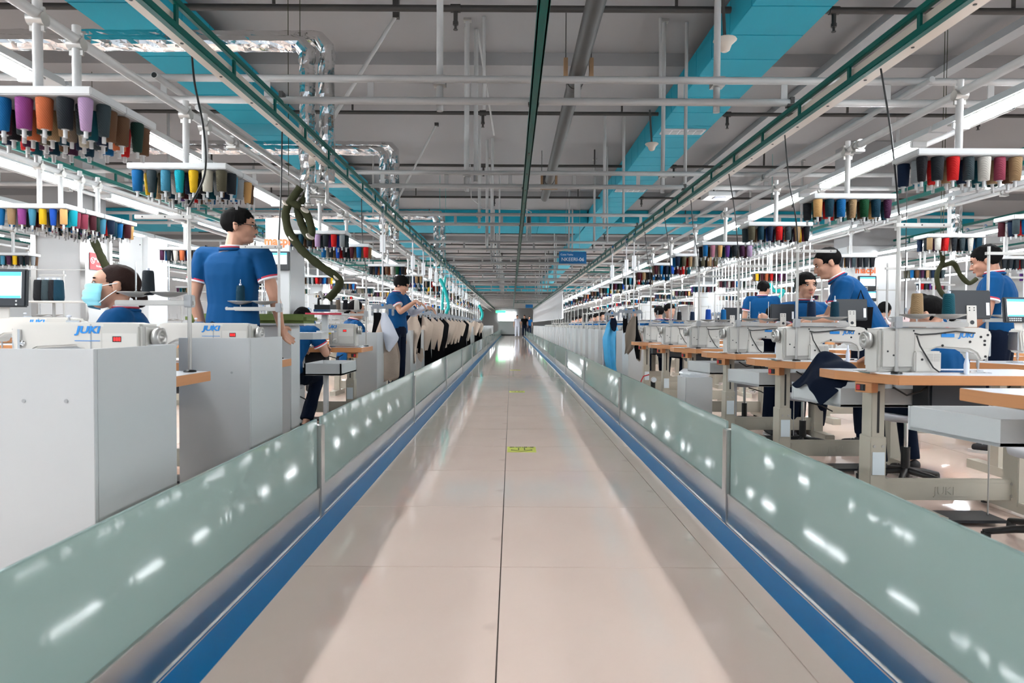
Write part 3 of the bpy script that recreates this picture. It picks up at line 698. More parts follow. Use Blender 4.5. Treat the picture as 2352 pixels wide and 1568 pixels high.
def rack(rname, x, y, front, detail=True, seed=0, rows=3, ncol=7, z=1.85, ordn='', side=(), sc=-1):
    """spool rack unit; front: colours of the row facing the camera"""
    global NC
    rnd = random.Random(seed)
    t = thing('spool_rack', rname, 'spool rack', (x, y, z), 0, 'white overhead spool racks')
    obj('plate', rack_plate, t); obj('post', rack_post, t, (0, .11, 0)); obj('clamp', rack_clamp, t, (0, .11, 0))
    short = rname
    st = MB()
    for r in range(rows):
        for c in range(ncol):
            col = front[c] if r == 0 and front and c < len(front) else rnd.choice(palette[:18] if rnd.random() < .7 else palette)
            if side and c == (ncol-1 if sc < 0 else 0) and r < len(side) and not (r == 0 and front): col = side[r]
            if col is None: continue
            cx = x-.225+.45*c/(ncol-1); cy = y+.035+.075*r
            if r % 2: cx += .02
            k = rnd.choice((0, 0, 1, 2))
            if detail and NC < 300 and (r == 0 or c in (0, ncol-1) or detail > 1):
                NC += 1
                o = obj('thread_cone', hang_me[k], None, (cx, cy, z-.035)); recolor(o, M_yarn[col])
                rl = ['front', 'middle', 'back'][r]
                tag(o, '%s cone, %s from left, %s row, %s' % (col, nth(c), rl, ordn), 'thread cone', 'thread cones hanging from the spool racks')
                obj('spindle', spind_me, o)
            else:
                m = M_yarn[col]; prof = ((.0205, -.145+.0), (.0285, -.045)) if k == 0 else ((.023, -.145), (.0245, -.04))
                st.lathe([(prof[0][0], -.145), (prof[1][0], -.037)], m, 8, (cx-x, cy-y, 0)); st.cyl((cx-x, cy-y, -.14), (cx-x, cy-y, -.178), .007, M_white, 5)
    if st.v: tag(obj('thread_cones', st, t), 'mixed thread cones behind the front ones', kind='stuff')
    return t

# guard box panel
def guard(lab, x, y, mirror, D=.56, wid=.33, h=.905, group=None):
    s = -1 if mirror else 1
    t = thing('machine_guard', lab, 'cabinet', (x, y, 0), 0, group)
    obj('front_panel', MB().box(0, s*wid, 0, .018, 0.0, h, M_white, ch=.002), t); obj('side_panel', MB().box(0, s*.018, .0185, D, 0.0, h, M_white, ch=.002), t)
    if wid > .5: obj('back_panel', MB().box(s*.0185, s*wid, D-.018, D, 0.0, h, M_white, ch=.002), t)
    for xx in (.10, .25): obj('screw', MB().cyl((s*xx, 0, .72 if h < 1 else .7), (s*xx, -.003, .72), .007, M_grey, 8), t)
    return t
GD = MB(); GD.box(0, .33, 0, .018, 0, .905, M_white); GD.box(0, .018, .0185, .56, 0, .905, M_white); GD = GD.mesh('machine_guard')
# tablet
def tablet_parts():
    P = {}
    P['case'] = MB().box(-.105, .105, -.011, .011, 0, .15, M_charcoal, ch=.005).mesh('case')
    b = MB(); b.box(-.088, .088, -.0135, -.0105, .035, .138, M_screen); b.box(-.088, .088, -.0142, -.0135, .122, .138, M_screenblue); b.box(-.088, .088, -.0142, -.0135, .035, .045, M_screenblue)
    b.box(-.003, .0, -.0142, -.0135, .045, .12, M_grey); P['screen'] = b.mesh('screen')
    b = MB()
    for i in range(6):
        for j in range(2): b.box(-.08+i*.014, -.071+i*.014, -.0135, -.0105, .007+j*.012, .014+j*.012, M_white)
    for j in range(2): b.cyl((.07, -.0135, .010+j*.014), (.07, -.0105, .010+j*.014), .004, M_white, 6)
    P['keys'] = b.mesh('keys')
    b = MB(); b.box(-.026, .026, .012, .016, -.043, .07, M_mach, ch=.0015)
    for i in (-1, 1):
        for j in (.045, .058): b.cyl((i*.012, .016, j), (i*.012, .0175, j), .0035, M_black, 6)
    b.cyl((0, .0155, -.018), (0, .0175, -.018), .011, M_charcoal, 12); P['bracket'] = b.mesh('bracket')
    P['label_sticker'] = MB().box(-.095, -.078, .0105, .0125, .02, .085, M_txt).mesh('label_sticker')
    P['rivets'] = None
    return P
TB = tablet_parts()
def tablet(lab, x, y, z, rz=0.0, tilt=0.0, foot=True, s=1.0):
    t = thing('touch_panel', lab, 'screen', (x, y, z), rz); t.rotation_euler.x = tilt; t.scale = (s, s, s)
    obj('case', TB['case'], t); obj('screen', TB['screen'], t); tag(obj('keys', TB['keys'], t), kind='stuff')
    if foot: obj('bracket', TB['bracket'], t)
    obj('label_sticker', TB['label_sticker'], t); return t
# white tray on a leg
def tray(lab, x, y, mirror=False, z=.66, w_=.62, d=.42, skew=.09, legs=True):
    s = -1 if mirror else 1
    t = thing('fabric_tray', lab, 'tray', (x, y, 0)); T_ = .012
    poly = [(skew, 0), (w_, 0), (w_, d), (0, d)]
    poly = [(s*a, b) for a, b in poly]
    obj('tray_floor', MB().prism(poly, z-.10, z-.088, M_white), t)
    n = 4
    for i in range(n):
        a = Vector((*poly[i], 0)); b = Vector((*poly[(i+1) % n], 0)); dd = (b-a).normalized(); nn = Vector((-dd.y, dd.x, 0))*s*T_
        obj('side_board', MB().prism([(a.x, a.y), (b.x, b.y), (b.x+nn.x, b.y+nn.y), (a.x+nn.x, a.y+nn.y)], z-.102, z, M_white), t)
    if legs:
        for xx, yy in ((min(.42, w_-.06), d-.10),): obj('leg', MB().box(s*xx-.018, s*xx+.018, yy-.03, yy+.03, 0, z-.104, M_white, ch=.002), t)
        obj('foot_plate', MB().box(s*min(.42, w_-.06)-.04, s*min(.42, w_-.06)+.04, d-.16, d-.04, 0, .008, M_alu), t)
    return t
# stool
def stool(lab, x, y, h=.45):
    t = thing('work_stool', lab, 'stool', (x, y, 0), .3)
    obj('seat', MB().lathe([(.13, -.045), (.175, -.035), (.18, -.01), (.16, .0), (.0, .002)], M_seat, 20, (0, 0, h)), t)
    obj('column', MB().cyl((0, 0, h-.05), (0, 0, .20), .014, M_chrome, 10).cyl((0, 0, .24), (0, 0, .05), .026, M_black, 12), t)
    for i in range(5):
        a = 2*PI*i/5; c, s_ = math.cos(a), math.sin(a)
        b = MB(); b.tube([(0.02*c, .02*s_, .09), (.15*c, .15*s_, .075), (.27*c, .27*s_, .05)], [.022, .018, .014], M_black, 8); b.cyl((.26*c, .26*s_, .05), (.26*c, .26*s_, .0), .02, M_rubber, 10); obj('leg', b, t)
    obj('lever', MB().tube([(.03, -.02, h-.06), (.12, -.08, h-.09), (.20, -.10, h-.13)], .006, M_black, 6), t)
    return t
# ================================================================ PEOPLE
def V(*a): return Vector(a)
def capsule(mb, a, b, ra, rb, flat=1.0, n=12):
    a = Vector(a); b = Vector(b); d = (b-a); L_ = d.length; d.normalize(); u = d.orthogonal().normalized(); w_ = d.cross(u)
    vs = []; k = 0; rings = []
    for t in (-1, -.7, -.35, 0): rings.append((a+d*(t*ra), ra*math.sqrt(max(.002, 1-t*t))))
    for t in (.33, .66): rings.append((a+d*L_*t, ra+(rb-ra)*t))
    for t in (0, .35, .7, 1): rings.append((b+d*(t*rb), rb*math.sqrt(max(.002, 1-t*t))))
    for p, r in rings:
        for i in range(n): q = 2*PI*i/n; vs.append(p+(u*math.cos(q)+w_*math.sin(q))*r)
    k = len(rings)
    fs = [(j*n+i, j*n+(i+1) % n, (j+1)*n+(i+1) % n, (j+1)*n+i) for j in range(k-1) for i in range(n)]+[tuple(reversed(range(n))), tuple(range((k-1)*n, k*n))]
    mb.add(vs, fs, M_skin, True)
def loft(mb, secs, n=20):
    """secs: (centre, xaxis, yaxis, rx, ry)"""
    vs = []
    for c, ux, uy, rx, ry in secs:
        for i in range(n):
            q = 2*PI*i/n; cs, sn = math.cos(q), math.sin(q); e = .85
            vs.append(c+ux*(rx*math.copysign(abs(cs)**e, cs))+uy*(ry*math.copysign(abs(sn)**e, sn)))
    k = len(secs)
    fs = [(j*n+i, j*n+(i+1) % n, (j+1)*n+(i+1) % n, (j+1)*n+i) for j in range(k-1) for i in range(n)]+[tuple(reversed(range(n))), tuple(range((k-1)*n, k*n))]
    mb.add(vs, fs, M_skin, True)
def fuse(mb, name, voxel, m, smooth=3, disp=None):
    me = mb.mesh(name); me.materials.clear(); me.materials.append(m)
    me.polygons.foreach_set('material_index', [0]*len(me.polygons))
    bm = bmesh.new(); bm.from_mesh(me); bmesh.ops.recalc_face_normals(bm, faces=bm.faces); bm.to_mesh(me); bm.free()
    o = bpy.data.objects.new('t', me); C.objects.link(o)
    r = o.modifiers.new('r', 'REMESH'); r.mode = 'VOXEL'; r.voxel_size = voxel; r.use_smooth_shade = True
    s = o.modifiers.new('s', 'SMOOTH'); s.factor = .5; s.iterations = smooth
    out = evaluated(o); out.name = name
    bpy.data.objects.remove(o); bpy.data.meshes.remove(me)
    out.materials.clear(); out.materials.append(m)
    if disp:
        import mathutils.noise as nz
        sc, amp = disp; out.update()
        nr = [v.normal.copy() for v in out.vertices]
        for v, nn in zip(out.vertices, nr):
            p = v.co; f = nz.noise(Vector((p.x*sc, p.y*sc, p.z*sc*.45)))+.5*nz.noise(Vector((p.x*sc*2.1, p.y*sc*2.1, p.z*sc*.8+7)))
            v.co = p+nn*(f*amp)
    out.polygons.foreach_set('use_smooth', [True]*len(out.polygons)); out.update(); return out
STAND = dict(pelvis=(0, 0, .93), waist=(0, 0, 1.08), chest=(0, 0, 1.27), neck=(0, .01, 1.44), head=(0, -.015, 1.585),
             shL=(.185, .005, 1.395), shR=(-.185, .005, 1.395), elL=(.245, .03, 1.12), elR=(-.245, .03, 1.12), wrL=(.26, -.05, .88), wrR=(-.26, -.05, .88),
             hipL=(.09, 0, .90), hipR=(-.09, 0, .90), knL=(.105, -.01, .49), knR=(-.105, -.01, .49), anL=(.11, .02, .09), anR=(-.11, .02, .09))
SIT = dict(pelvis=(0, 0, .55), waist=(0, -.015, .68), chest=(0, -.05, .87), neck=(0, -.08, 1.04), head=(0, -.12, 1.175),
           shL=(.18, -.06, .995), shR=(-.18, -.06, .995), elL=(.24, -.20, .78), elR=(-.24, -.20, .78), wrL=(.16, -.42, .80), wrR=(-.16, -.42, .80),
           hipL=(.09, -.02, .52), hipR=(-.09, -.02, .52), knL=(.13, -.42, .50), knR=(-.13, -.42, .50), anL=(.13, -.36, .09), anR=(-.13, -.36, .09))
def person(lab, x, y, rz, base=STAND, pose={}, head_rot=(0, 0, 0), sex='m', hair='short', skin=None, hairm=None, scale=1.0, fine=True, mask=False, glasses=False,
           shirt=None, white_sleeve=None, shoe='shoe', trim=True, hands=('relaxed', 'relaxed'), legs=True, face=True, pants=None, group=None, z=0.0):
    J = {k: Vector(v) for k, v in {**base, **pose}.items()}
    skin = skin or M_skin; hairm = hairm or M_hair; shirt = shirt or M_shirt; pants = pants or M_navy
    t = thing('person', lab, 'person', (x, y, z), rz, group); t.scale = (scale,)*3
    vx = .0065 if fine else .014
    k = .92 if sex == 'f' else 1.0
    b = MB()
    # head frame
    hy, hp, hr = head_rot
    R = (Matrix.Rotation(hy, 3, 'Z') @ Matrix.Rotation(hp, 3, 'X') @ Matrix.Rotation(hr, 3, 'Y'))
    hc = J['head']
    def H(p): return hc+R @ Vector(p)
    def hb(c, r, n=16, kk=12): b.ball(H(c), r, M_skin, n, kk, rot=R)
    hb((0, .018, .022), (.075, .094, .088)); hb((0, -.022, -.025), (.062, .072, .082)); hb((0, -.045, -.083), (.042, .042, .034)); hb((0, -.075, -.092), (.020, .016, .015), 10, 8)
    hb((0, -.035, .03), (.066, .058, .055)); hb((.035, -.062, -.025), (.024, .024, .022), 10, 8); hb((-.035, -.062, -.025), (.024, .024, .022), 10, 8)
    capsule(b, H((0, -.088, .008)), H((0, -.106, -.030)), .008, .013, n=8); hb((.012, -.096, -.034), (.009, .010, .008), 8, 6); hb((-.012, -.096, -.034), (.009, .010, .008), 8, 6)
    hb((0, -.087, -.058), (.022, .012, .009), 10, 6)
    for s in (-1, 1):
        hb((s*.078, .012, -.012), (.009, .019, .031), 10, 8); capsule(b, H((s*.074, .008, -.03)), H((s*.080, .022, .008)), .009, .010, n=8)
    nk = J['neck']
    capsule(b, nk-V(0, 0, .03), H((0, .025, -.06)), .056*k, .052*k)
    # torso
    pl, wa, chs = J['pelvis'], J['waist'], J['chest']
    def axes(d, across):
        d = d.normalized(); ux = (across-d*across.dot(d)).normalized(); return ux, d.cross(ux)
    shx = (J['shL']-J['shR']).normalized(); hpx = (J['hipL']-J['hipR']).normalized()
    def torso(mb, g, top=True):
        S = []
        d0 = wa-pl; u, v = axes(d0, hpx); S += [(pl-d0.normalized()*.09, u, v, .10+g, .09+g), (pl-d0.normalized()*.04, u, v, .155+g, .118+g), (pl+d0*.3, u, v, .160*(1.03 if sex == 'f' else 1)+g, .115+g)]
        d1 = chs-pl; u, v = axes(d1, (hpx+shx)/2); S.append((wa, u, v, (.132 if sex == 'f' else .146)+g, .102+g))
        d2 = nk-wa; u, v = axes(d2, shx); S += [(chs, u, v, .165*k+g, .118+g), (chs.lerp(nk, .45), u, v, .168*k+g, .105+g), (chs.lerp(nk, .72), u, v, .145*k+g*.8, .088+g*.7), (chs.lerp(nk, .88), u, v, .095*k+g*.8, .07+g*.6), (nk-d2.normalized()*.012, u, v, .068+g*.4, .062+g*.3)]
        loft(mb, S)
    torso(b, 0)
    for s in 'LR':
        sh, el, wr = J['sh'+s], J['el'+s], J['wr'+s]
        capsule(b, nk-(nk-chs)*.30, sh, .045*k, .052*k); capsule(b, sh, el, .050*k, .038*k); capsule(b, el, el.lerp(wr, .35), .037*k, .038*k); capsule(b, el.lerp(wr, .35), wr, .037*k, .024*k)
        # hand
        d = (wr-el).normalized(); side = V(1 if s == 'L' else -1, 0, 0); mode = hands[0 if s == 'L' else 1]
        if mode == 'flat' or mode == 'down': d = (d+V(0, -.5, -.35 if mode == 'flat' else 0)).normalized()
        if mode == 'work': d = V(d.x*.4, -.8, -.35).normalized()
        pn = d.cross(V(1, 0, 0)); pn = pn.normalized() if pn.length > .1 else V(0, 1, 0)
        ac = pn.cross(d).normalized()
        if mode == 'relaxed' or mode == 'down': ac = (V(0, 1, 0)-d*d.y).normalized(); pn = ac.cross(d).normalized()
        if pn.dot(V(0, 0, -1)) < 0 and mode != 'relaxed': pn = -pn
        if mode == 'relaxed' and pn.dot(side) > 0: pn = -pn
        pc = wr+d*.05
        for q in (-.024, -.008, .008, .024): capsule(b, wr+d*.012+ac*q*.6, wr+d*.083+ac*q, .0155, .0135, n=8)
        lens = (.040, .046, .043, .034); curl = .9 if mode == 'fist' else (.35 if mode == 'relaxed' else .28)
        for qi, q in enumerate((-.0285, -.0095, .0095, .0285)):
            p = wr+d*.088+ac*q; dd = d.copy(); rr = .0092
            for j in range(3):
                ax_ = ac; dd = (Matrix.Rotation(curl*(1.15 if mode == 'fist' else 1)*(1 if pn.dot(ac.cross(dd)) > 0 else -1), 3, ax_) @ dd)
                ln = lens[qi]*(1, .62, .48)[j]; p2 = p+dd*ln; capsule(b, p, p2, rr, rr*.92, n=8); p = p2; rr *= .92
        th = -1 if True else 1
        p = wr+d*.025+ac*th*.022; dd = (d*.75+ac*th*.6+pn*.3).normalized()
        capsule(b, p, p+dd*.045, .0125, .011, n=8); p = p+dd*.045; dd = (d+pn*.35).normalized(); capsule(b, p, p+dd*.032, .0105, .009, n=8)
        if legs:
            hp_, kn, an = J['hip'+s], J['kn'+s], J['an'+s]
            capsule(b, hp_, kn, .082*k, .055*k); capsule(b, kn, kn.lerp(an, .35), .052*k, .053*k); capsule(b, kn.lerp(an, .35), an, .052*k, .034*k)
            capsule(b, an-V(0, -.02, .03), an+V(0, -.12, -.055), .034, .026, n=10)
    body = obj('body', fuse(b, 'body', vx, skin, 3), t)
    # shirt
    sb = MB(); g = .014; torso(sb, g)
    for s in 'LR':
        sh, el = J['sh'+s], J['el'+s]; end = sh.lerp(el, .62)
        capsule(sb, nk-(nk-chs)*.30, sh-V(0, 0, .006), .045*k+g, .050*k+g)
        d = (end-sh); u = d.orthogonal().normalized(); w_ = d.normalized().cross(u)
        loft(sb, [(sh, u, w_, .052*k+g, .052*k+g), (sh+d*.5, u, w_, .054*k+g, .054*k+g), (end, u, w_, .052*k+g, .052*k+g)], 14)
    so = obj('shirt', fuse(sb, 'shirt', vx*1.25, shirt, 2, disp=(11, .007)), t)
    if trim:
        # collar and cuffs
        up = (nk-chs).normalized(); c0 = nk+up*.012; ux, uy = axes(up, shx)
        for dz, rr, m, nm in ((0, .074, shirt, 'collar'), (.016, .070, M_trimr, 'collar_stripe'), (.024, .068, M_trimw, 'collar_stripe')):
            cc = MB(); pts = [c0+up*(dz-.012)+ux*math.cos(q)*rr*k+uy*math.sin(q)*rr*.95*k for q in [2*PI*i/20 for i in range(21)]]
            cc.tube(pts, .010 if dz == 0 else .0052, m, 8, False); obj(nm, cc, t)
        for s in 'LR':
            sh, el = J['sh'+s], J['el'+s]; end = sh.lerp(el, .62); d = (end-sh).normalized()
            for q, m in ((-.012, M_trimr), (-.001, M_trimw)):
                obj('cuff', MB().cyl(end+d*(q-.005), end+d*(q+.006), .055*k+g+.003, m, 18, caps=True), t)
    if white_sleeve:
        s = white_sleeve; sh, el, wr = J['sh'+s], J['el'+s], J['wr'+s]; q = MB(); capsule(q, sh.lerp(el, .6), el, .056, .046); capsule(q, el, wr, .045, .034)
        obj('sleeve_guard', fuse(q, 'sleeve', .010, M_whitecloth, 2, disp=(14, .004)), t)
    if legs:
        pb = MB(); d0 = wa-pl; u, v = axes(d0, hpx); dn = d0.normalized()
        loft(pb, [(pl-dn*.10, u, v, .12, .10), (pl-dn*.04, u, v, .172, .132), (pl+dn*.04, u, v, .168, .128)])
        for s in 'LR':
            hp_, kn, an = J['hip'+s], J['kn'+s], J['an'+s]; capsule(pb, hp_, kn, .098*k, .070*k)
            e = kn.lerp(an, .93); d = e-kn; u = d.orthogonal().normalized(); w_ = d.normalized().cross(u); capsule(pb, kn, kn.lerp(an, .3), .070*k, .066*k)
            loft(pb, [(kn, u, w_, .068*k, .068*k), (kn+d*.5, u, w_, .064*k, .064*k), (e, u, w_, .062*k, .062*k)], 14)
        obj('trousers', fuse(pb, 'trousers', vx*1.5, pants, 2, disp=(9, .007)), t)
        for s in 'LR':
            an = J['an'+s]; z0 = an.z-.09
            sb_ = MB(); c = V(an.x, an.y, 0)
            if shoe == 'shoe':
                out = [(.036, .05), (.040, -.02), (.046, -.10), (.040, -.16), (.018, -.19), (-.018, -.19), (-.040, -.16), (-.044, -.10), (-.036, -.02), (-.034, .05), (-.015, .075), (.018, .075)]
                sb_.prism([(c.x+a, c.y+bb) for a, bb in out], z0+.0, z0+.022, M_sole)
                top = MB(); capsule(top, V(c.x, c.y+.03, z0+.055), V(c.x, c.y-.14, z0+.040), .036, .030, n=12); capsule(top, V(c.x, c.y+.03, z0+.09), V(c.x, c.y-.03, z0+.07), .036, .034, n=12)
                o = obj('shoe', fuse(top, 'shoe', .010, M_shoe, 2), t); obj('sole', sb_, o)
                for q in range(3): obj('lace', MB().cyl((c.x-.018, c.y-.05-.022*q, z0+.083-.007*q), (c.x+.018, c.y-.05-.022*q, z0+.083-.007*q), .003, M_sole, 6), o)
            else:
                sb_.box(c.x-.042, c.x+.042, c.y-.19, c.y+.06, z0, z0+.02, M_black, ch=.008); o = obj('sandal', sb_, t)
                st = MB(); m = M_redshoe
                for yy, zz in ((.0, .085), (-.09, .055)):
                    st.tube([(c.x+.045*math.cos(a), c.y+yy+.0, z0+.012+zz*math.sin(a)) for a in [PI*i/10 for i in range(11)]], .012, m, 8)
                obj('strap', st, o)
    # hair
    hb2 = MB(); n, kk = 44, 34; vs = []; import mathutils.noise as nz
    sizes = {'short': (.083, .105, .100), 'fringe': (.090, .110, .104), 'tied': (.080, .102, .093), 'buzz': (.080, .101, .096)}[hair]
    def keep(p):  # p in head frame, unit-ish
        x_, y_, z_ = p
        pts_ = {'fringe': ((-.09, .022), (-.05, .012), (-.01, -.012), (.03, -.045), (.06, -.078)), 'tied': ((-.09, .060-abs(x_)*.4), (-.05, .035), (-.02, .0), (.03, -.055), (.06, -.085)),
                'short': ((-.09, .058), (-.055, .040), (-.045, .012), (-.015, -.004), (.02, -.02), (.05, -.075)), 'buzz': ((-.09, .058), (-.055, .040), (-.045, .012), (-.015, -.0), (.025, -.012), (.06, -.065))}[hair]
        if y_ <= pts_[0][0]: return z_ > pts_[0][1]
        for (y0, z0), (y1, z1) in zip(pts_, pts_[1:]):
            if y_ <= y1: return z_ > z0+(z1-z0)*(y_-y0)/(y1-y0)
        return z_ > pts_[-1][1]
    idx = {}
    for j in range(kk+1):
        ph = PI*j/kk-PI/2
        for i in range(n):
            q = 2*PI*i/n; p = Vector((sizes[0]*math.cos(ph)*math.cos(q), .020+sizes[1]*math.cos(ph)*math.sin(q), .024+sizes[2]*math.sin(ph)))
            if p.z < 0 and p.y > 0: p.y -= (-p.z)*.35; p.x *= 1+p.z*1.2
            f = nz.noise(p*22)*.006+nz.noise(p*60)*.003
            if hair != 'tied' and p.z > .06: f += abs(nz.noise(p*40+Vector((3, 1, 2))))*.012
            if p.y < -.03 and p.z > .03 and hair == 'short': f += .008
            p = p*(1+f/.09*.5); vs.append(p)
    fs = []
    for j in range(kk):
        for i in range(n):
            ii = (j*n+i, j*n+(i+1) % n, (j+1)*n+(i+1) % n, (j+1)*n+i); c = sum((vs[q] for q in ii), Vector())/4
            if keep(c): fs.append(ii)
    hb2.add([H(p) for p in vs], fs, hairm, True)
    # thickness: inner shell
    hb2.add([H(Vector((p.x*.90, .02+(p.y-.02)*.90, .024+(p.z-.024)*.90))) for p in vs], [tuple(reversed(f)) for f in fs], hairm, True)
    ho = obj('hair', hb2, t)
    if hair == 'tied':
        bb = MB(); bb.ball(H((0, .125, -.045)), (.038, .034, .045), hairm, 14, 10); bb.ball(H((0, .100, -.02)), (.03, .03, .03), hairm, 12, 8); obj('hair_bun', bb, t)
    # face details
    if face:
        for s in (-1, 1):
            if not mask or True:
                e = MB(); e.ball(H((s*.031, -.0835, .003)), (.0125, .006, .0050), M_eyew, 10, 6, rot=R); e.ball(H((s*.031, -.0885, .003)), (.0055, .003, .0045), M_eye, 8, 6, rot=R); obj('eye', e, t)
                e = MB(); e.ball(H((s*.031, -.0845, .0085)), (.0145, .007, .0030), hairm, 10, 6, rot=R); obj('eyelid', e, t)
                e = MB(); e.ball(H((s*.033, -.085, .026)), (.0175, .008, .0035), hairm, 10, 6, rot=R); obj('eyebrow', e, t)
        if not mask:
            e = MB(); e.ball(H((0, -.0975, -.057)), (.021, .006, .0042), M_lip, 12, 6, rot=R); e.ball(H((0, -.0955, -.0645)), (.017, .007, .0045), M_lip, 12, 6, rot=R); obj('mouth', e, t)
    if mask:
        mk = MB(); vs = []; n, kk = 15, 9
        for j in range(kk+1):
            zz = -.006-.108*j/kk
            for i in range(n+1):
                a = -1.3+2.6*i/n; rr = .087+.0025*math.sin(j*2.2)+.010*math.cos(a)*(1 if 2 < j < 8 else .4)
                vs.append(H((rr*.86*math.sin(a), -.022-rr*1.04*math.cos(a)*(1-.25*max(0, (j-6)/3.0)), zz)))
        m0 = len(vs)
        mk.add(vs, [(j*(n+1)+i, j*(n+1)+i+1, (j+1)*(n+1)+i+1, (j+1)*(n+1)+i) for j in range(kk) for i in range(n)], M_mask, True)
        mo = obj('face_mask', mk, t); so_ = mo.modifiers.new('s', 'SOLIDIFY'); so_.thickness = .0025
        for s in (-1, 1):
            for zz, z2 in ((-.016, .006), (-.100, -.030)):
                obj('ear_loop', MB().tube([H((s*.074, -.050, zz)), H((s*.084, -.02, (zz+z2)/2)), H((s*.088, .015, z2))], .0022, M_txt, 6), mo)
    if glasses:
        g_ = MB()
        for s in (-1, 1):
            g_.tube([H((s*.033+.023*math.cos(q), -.103, .0+.017*math.sin(q))) for q in [2*PI*i/14 for i in range(15)]], .0022, M_black, 6, False)
            g_.tube([H((s*.056, -.102, .005)), H((s*.082, -.05, .006)), H((s*.088, .02, .0))], .0022, M_black, 6)
        g_.tube([H((-.01, -.104, .003)), H((.01, -.104, .003))], .002, M_black, 6); obj('glasses', g_, t)
    return t
# ================================================================ CLOTHES ON CLIP HANGERS
def cloth_panel(outline, m, folds=3.0, amp=.02, n=10, kk=14, phase=0.0, th=.003):
    """outline: list of (z, xleft, xright) from top to bottom; makes a folded sheet"""
    vs = []
    for j in range(kk+1):
        f = j/kk*(len(outline)-1); i0 = min(int(f), len(outline)-2); u = f-i0
        z, a, b = [outline[i0][q]*(1-u)+outline[i0+1][q]*u for q in range(3)]
        for i in range(n+1):
            s = i/n; x = a+(b-a)*s; vs.append((x, amp*math.sin(folds*PI*s+phase+j*.12)*(0.35+.65*j/kk), z+.012*math.sin(s*5+phase)*(j/kk)))
    fs = [(j*(n+1)+i, (j+1)*(n+1)+i, (j+1)*(n+1)+i+1, j*(n+1)+i+1) for j in range(kk) for i in range(n)]
    b = MB(); b.add(vs, fs, m, True); o = len(vs)
    vs2 = [(x, y+th, z) for x, y, z in vs]; b.add(vs2, [f[::-1] for f in fs], m, True)
    # edges
    ring = [i for i in range(n+1)]+[j*(n+1)+n for j in range(1, kk+1)]+[kk*(n+1)+i for i in range(n-1, -1, -1)]+[j*(n+1) for j in range(kk-1, 0, -1)]
    al = vs+vs2; b.add(al, [(ring[i], ring[(i+1) % len(ring)], ring[(i+1) % len(ring)]+o, ring[i]+o) for i in range(len(ring))], m, False)
    return b
def hanger_mesh():
    b = MB()
    b.box(-.135, .135, -.010, .010, -.026, .0, M_hang, ch=.004); b.box(-.12, .12, -.006, .006, .0, .022, M_hang, ch=.003); b.box(-.035, .035, -.012, .012, -.01, .05, M_hang, ch=.006)
    for x in (-.085, .085): b.box(x-.02, x+.02, -.008, .008, .020, .030, M_hang)
    return b.mesh('hanger_bar')
HB = hanger_mesh()
CLIP = MB(); CLIP.box(-.014, .014, -.010, .010, -.105, -.024, M_hang, ch=.005); CLIP.box(-.009, .009, -.013, .013, -.055, -.035, M_alu); CLIP = CLIP.mesh('clip')
OVAL = MB().lathe([(.0, .0125), (.016, .0125), (.016, -.0125), (.0, -.0125)], M_logo, 14, (0, 0, .018), 'y', False).mesh('oval_badge')
HOOK = MB().cyl((0, 0, .05), (0, 0, .30), .0045, M_pipe, 8).tube([(0, 0, .30)]+[(.0, .022*math.sin(a), .322-.022*math.cos(a)) for a in [PI*i/6 for i in range(1, 10)]], .0045, M_pipe, 6)
def carrier(lab, x, y, ztop, zh, rz=0.0, panels=(), group='hanging garments', detail=True, tag_=True, lean=0.0, catalog='garment'):
    """overhead carrier with rod, clip hanger and cloth panels"""
    t = thing('garment_carrier', lab, catalog, (x, y, zh), rz, group)
    rl = ztop-zh
    obj('rod', MB().cyl((0, 0, .05), (lean, 0, rl-.06), .0095, M_curtain, 8), t)
    pu = MB(); pu.lathe([(.0, -.012), (.026, -.012), (.030, -.004), (.030, .004), (.026, .012), (.0, .012)], M_grey, 14, (lean, 0, rl-.035), 'x', False)
    obj('pulley', pu, t)
    obj('fork', MB().box(lean-.018, lean-.013, -.008, .03, rl-.05, rl+.06, M_grey).box(lean+.013, lean+.018, -.03, .008, rl-.05, rl+.06, M_grey), t)
    obj('blue_wheel', MB().cyl((lean-.012, 0, rl+.055), (lean+.012, 0, rl+.055), .018, M_blue, 10), t)
    if tag_: obj('number_tag', MB().box(lean*.8-.032, lean*.8+.032, -.004, -.002, rl-.46, rl-.26, M_txt, ch=.0), t)
    if zh < 1.6:
        h = obj('hanger_bar', HB, t); obj('oval_badge', OVAL, h)
        for cx in (-.118, -.055, .055, .118) if detail else (-.1, .1): obj('clip', CLIP, h, (cx, 0, 0))
    for i, (ol, m, f, am, yo) in enumerate(panels):
        obj('cloth', cloth_panel(ol, m, f, am, phase=i*1.3+x+y), t, (0, yo, -.07))
    return t
# ================================================================ LAYOUT
LR = {'L': 'left', 'R': 'right'}
def cable(lab, pts, r=.0055, m=None, nm='power_cable'):
    p = [Vector(q) for q in pts]; out = []
    for i in range(len(p)-1):
        a = p[max(i-1, 0)]; b = p[i]; c = p[i+1]; d = p[min(i+2, len(p)-1)]
        for k in range(5):
            u = k/5; out.append(.5*((2*b)+(c-a)*u+(2*a-5*b+4*c-d)*u*u+(3*b-a-3*c+d)*u**3))
    out.append(p[-1]); o = obj(nm, MB().tube([q-p[0] for q in out], r, m or M_cable, 6), None, p[0]); return tag(o, lab, 'cable')
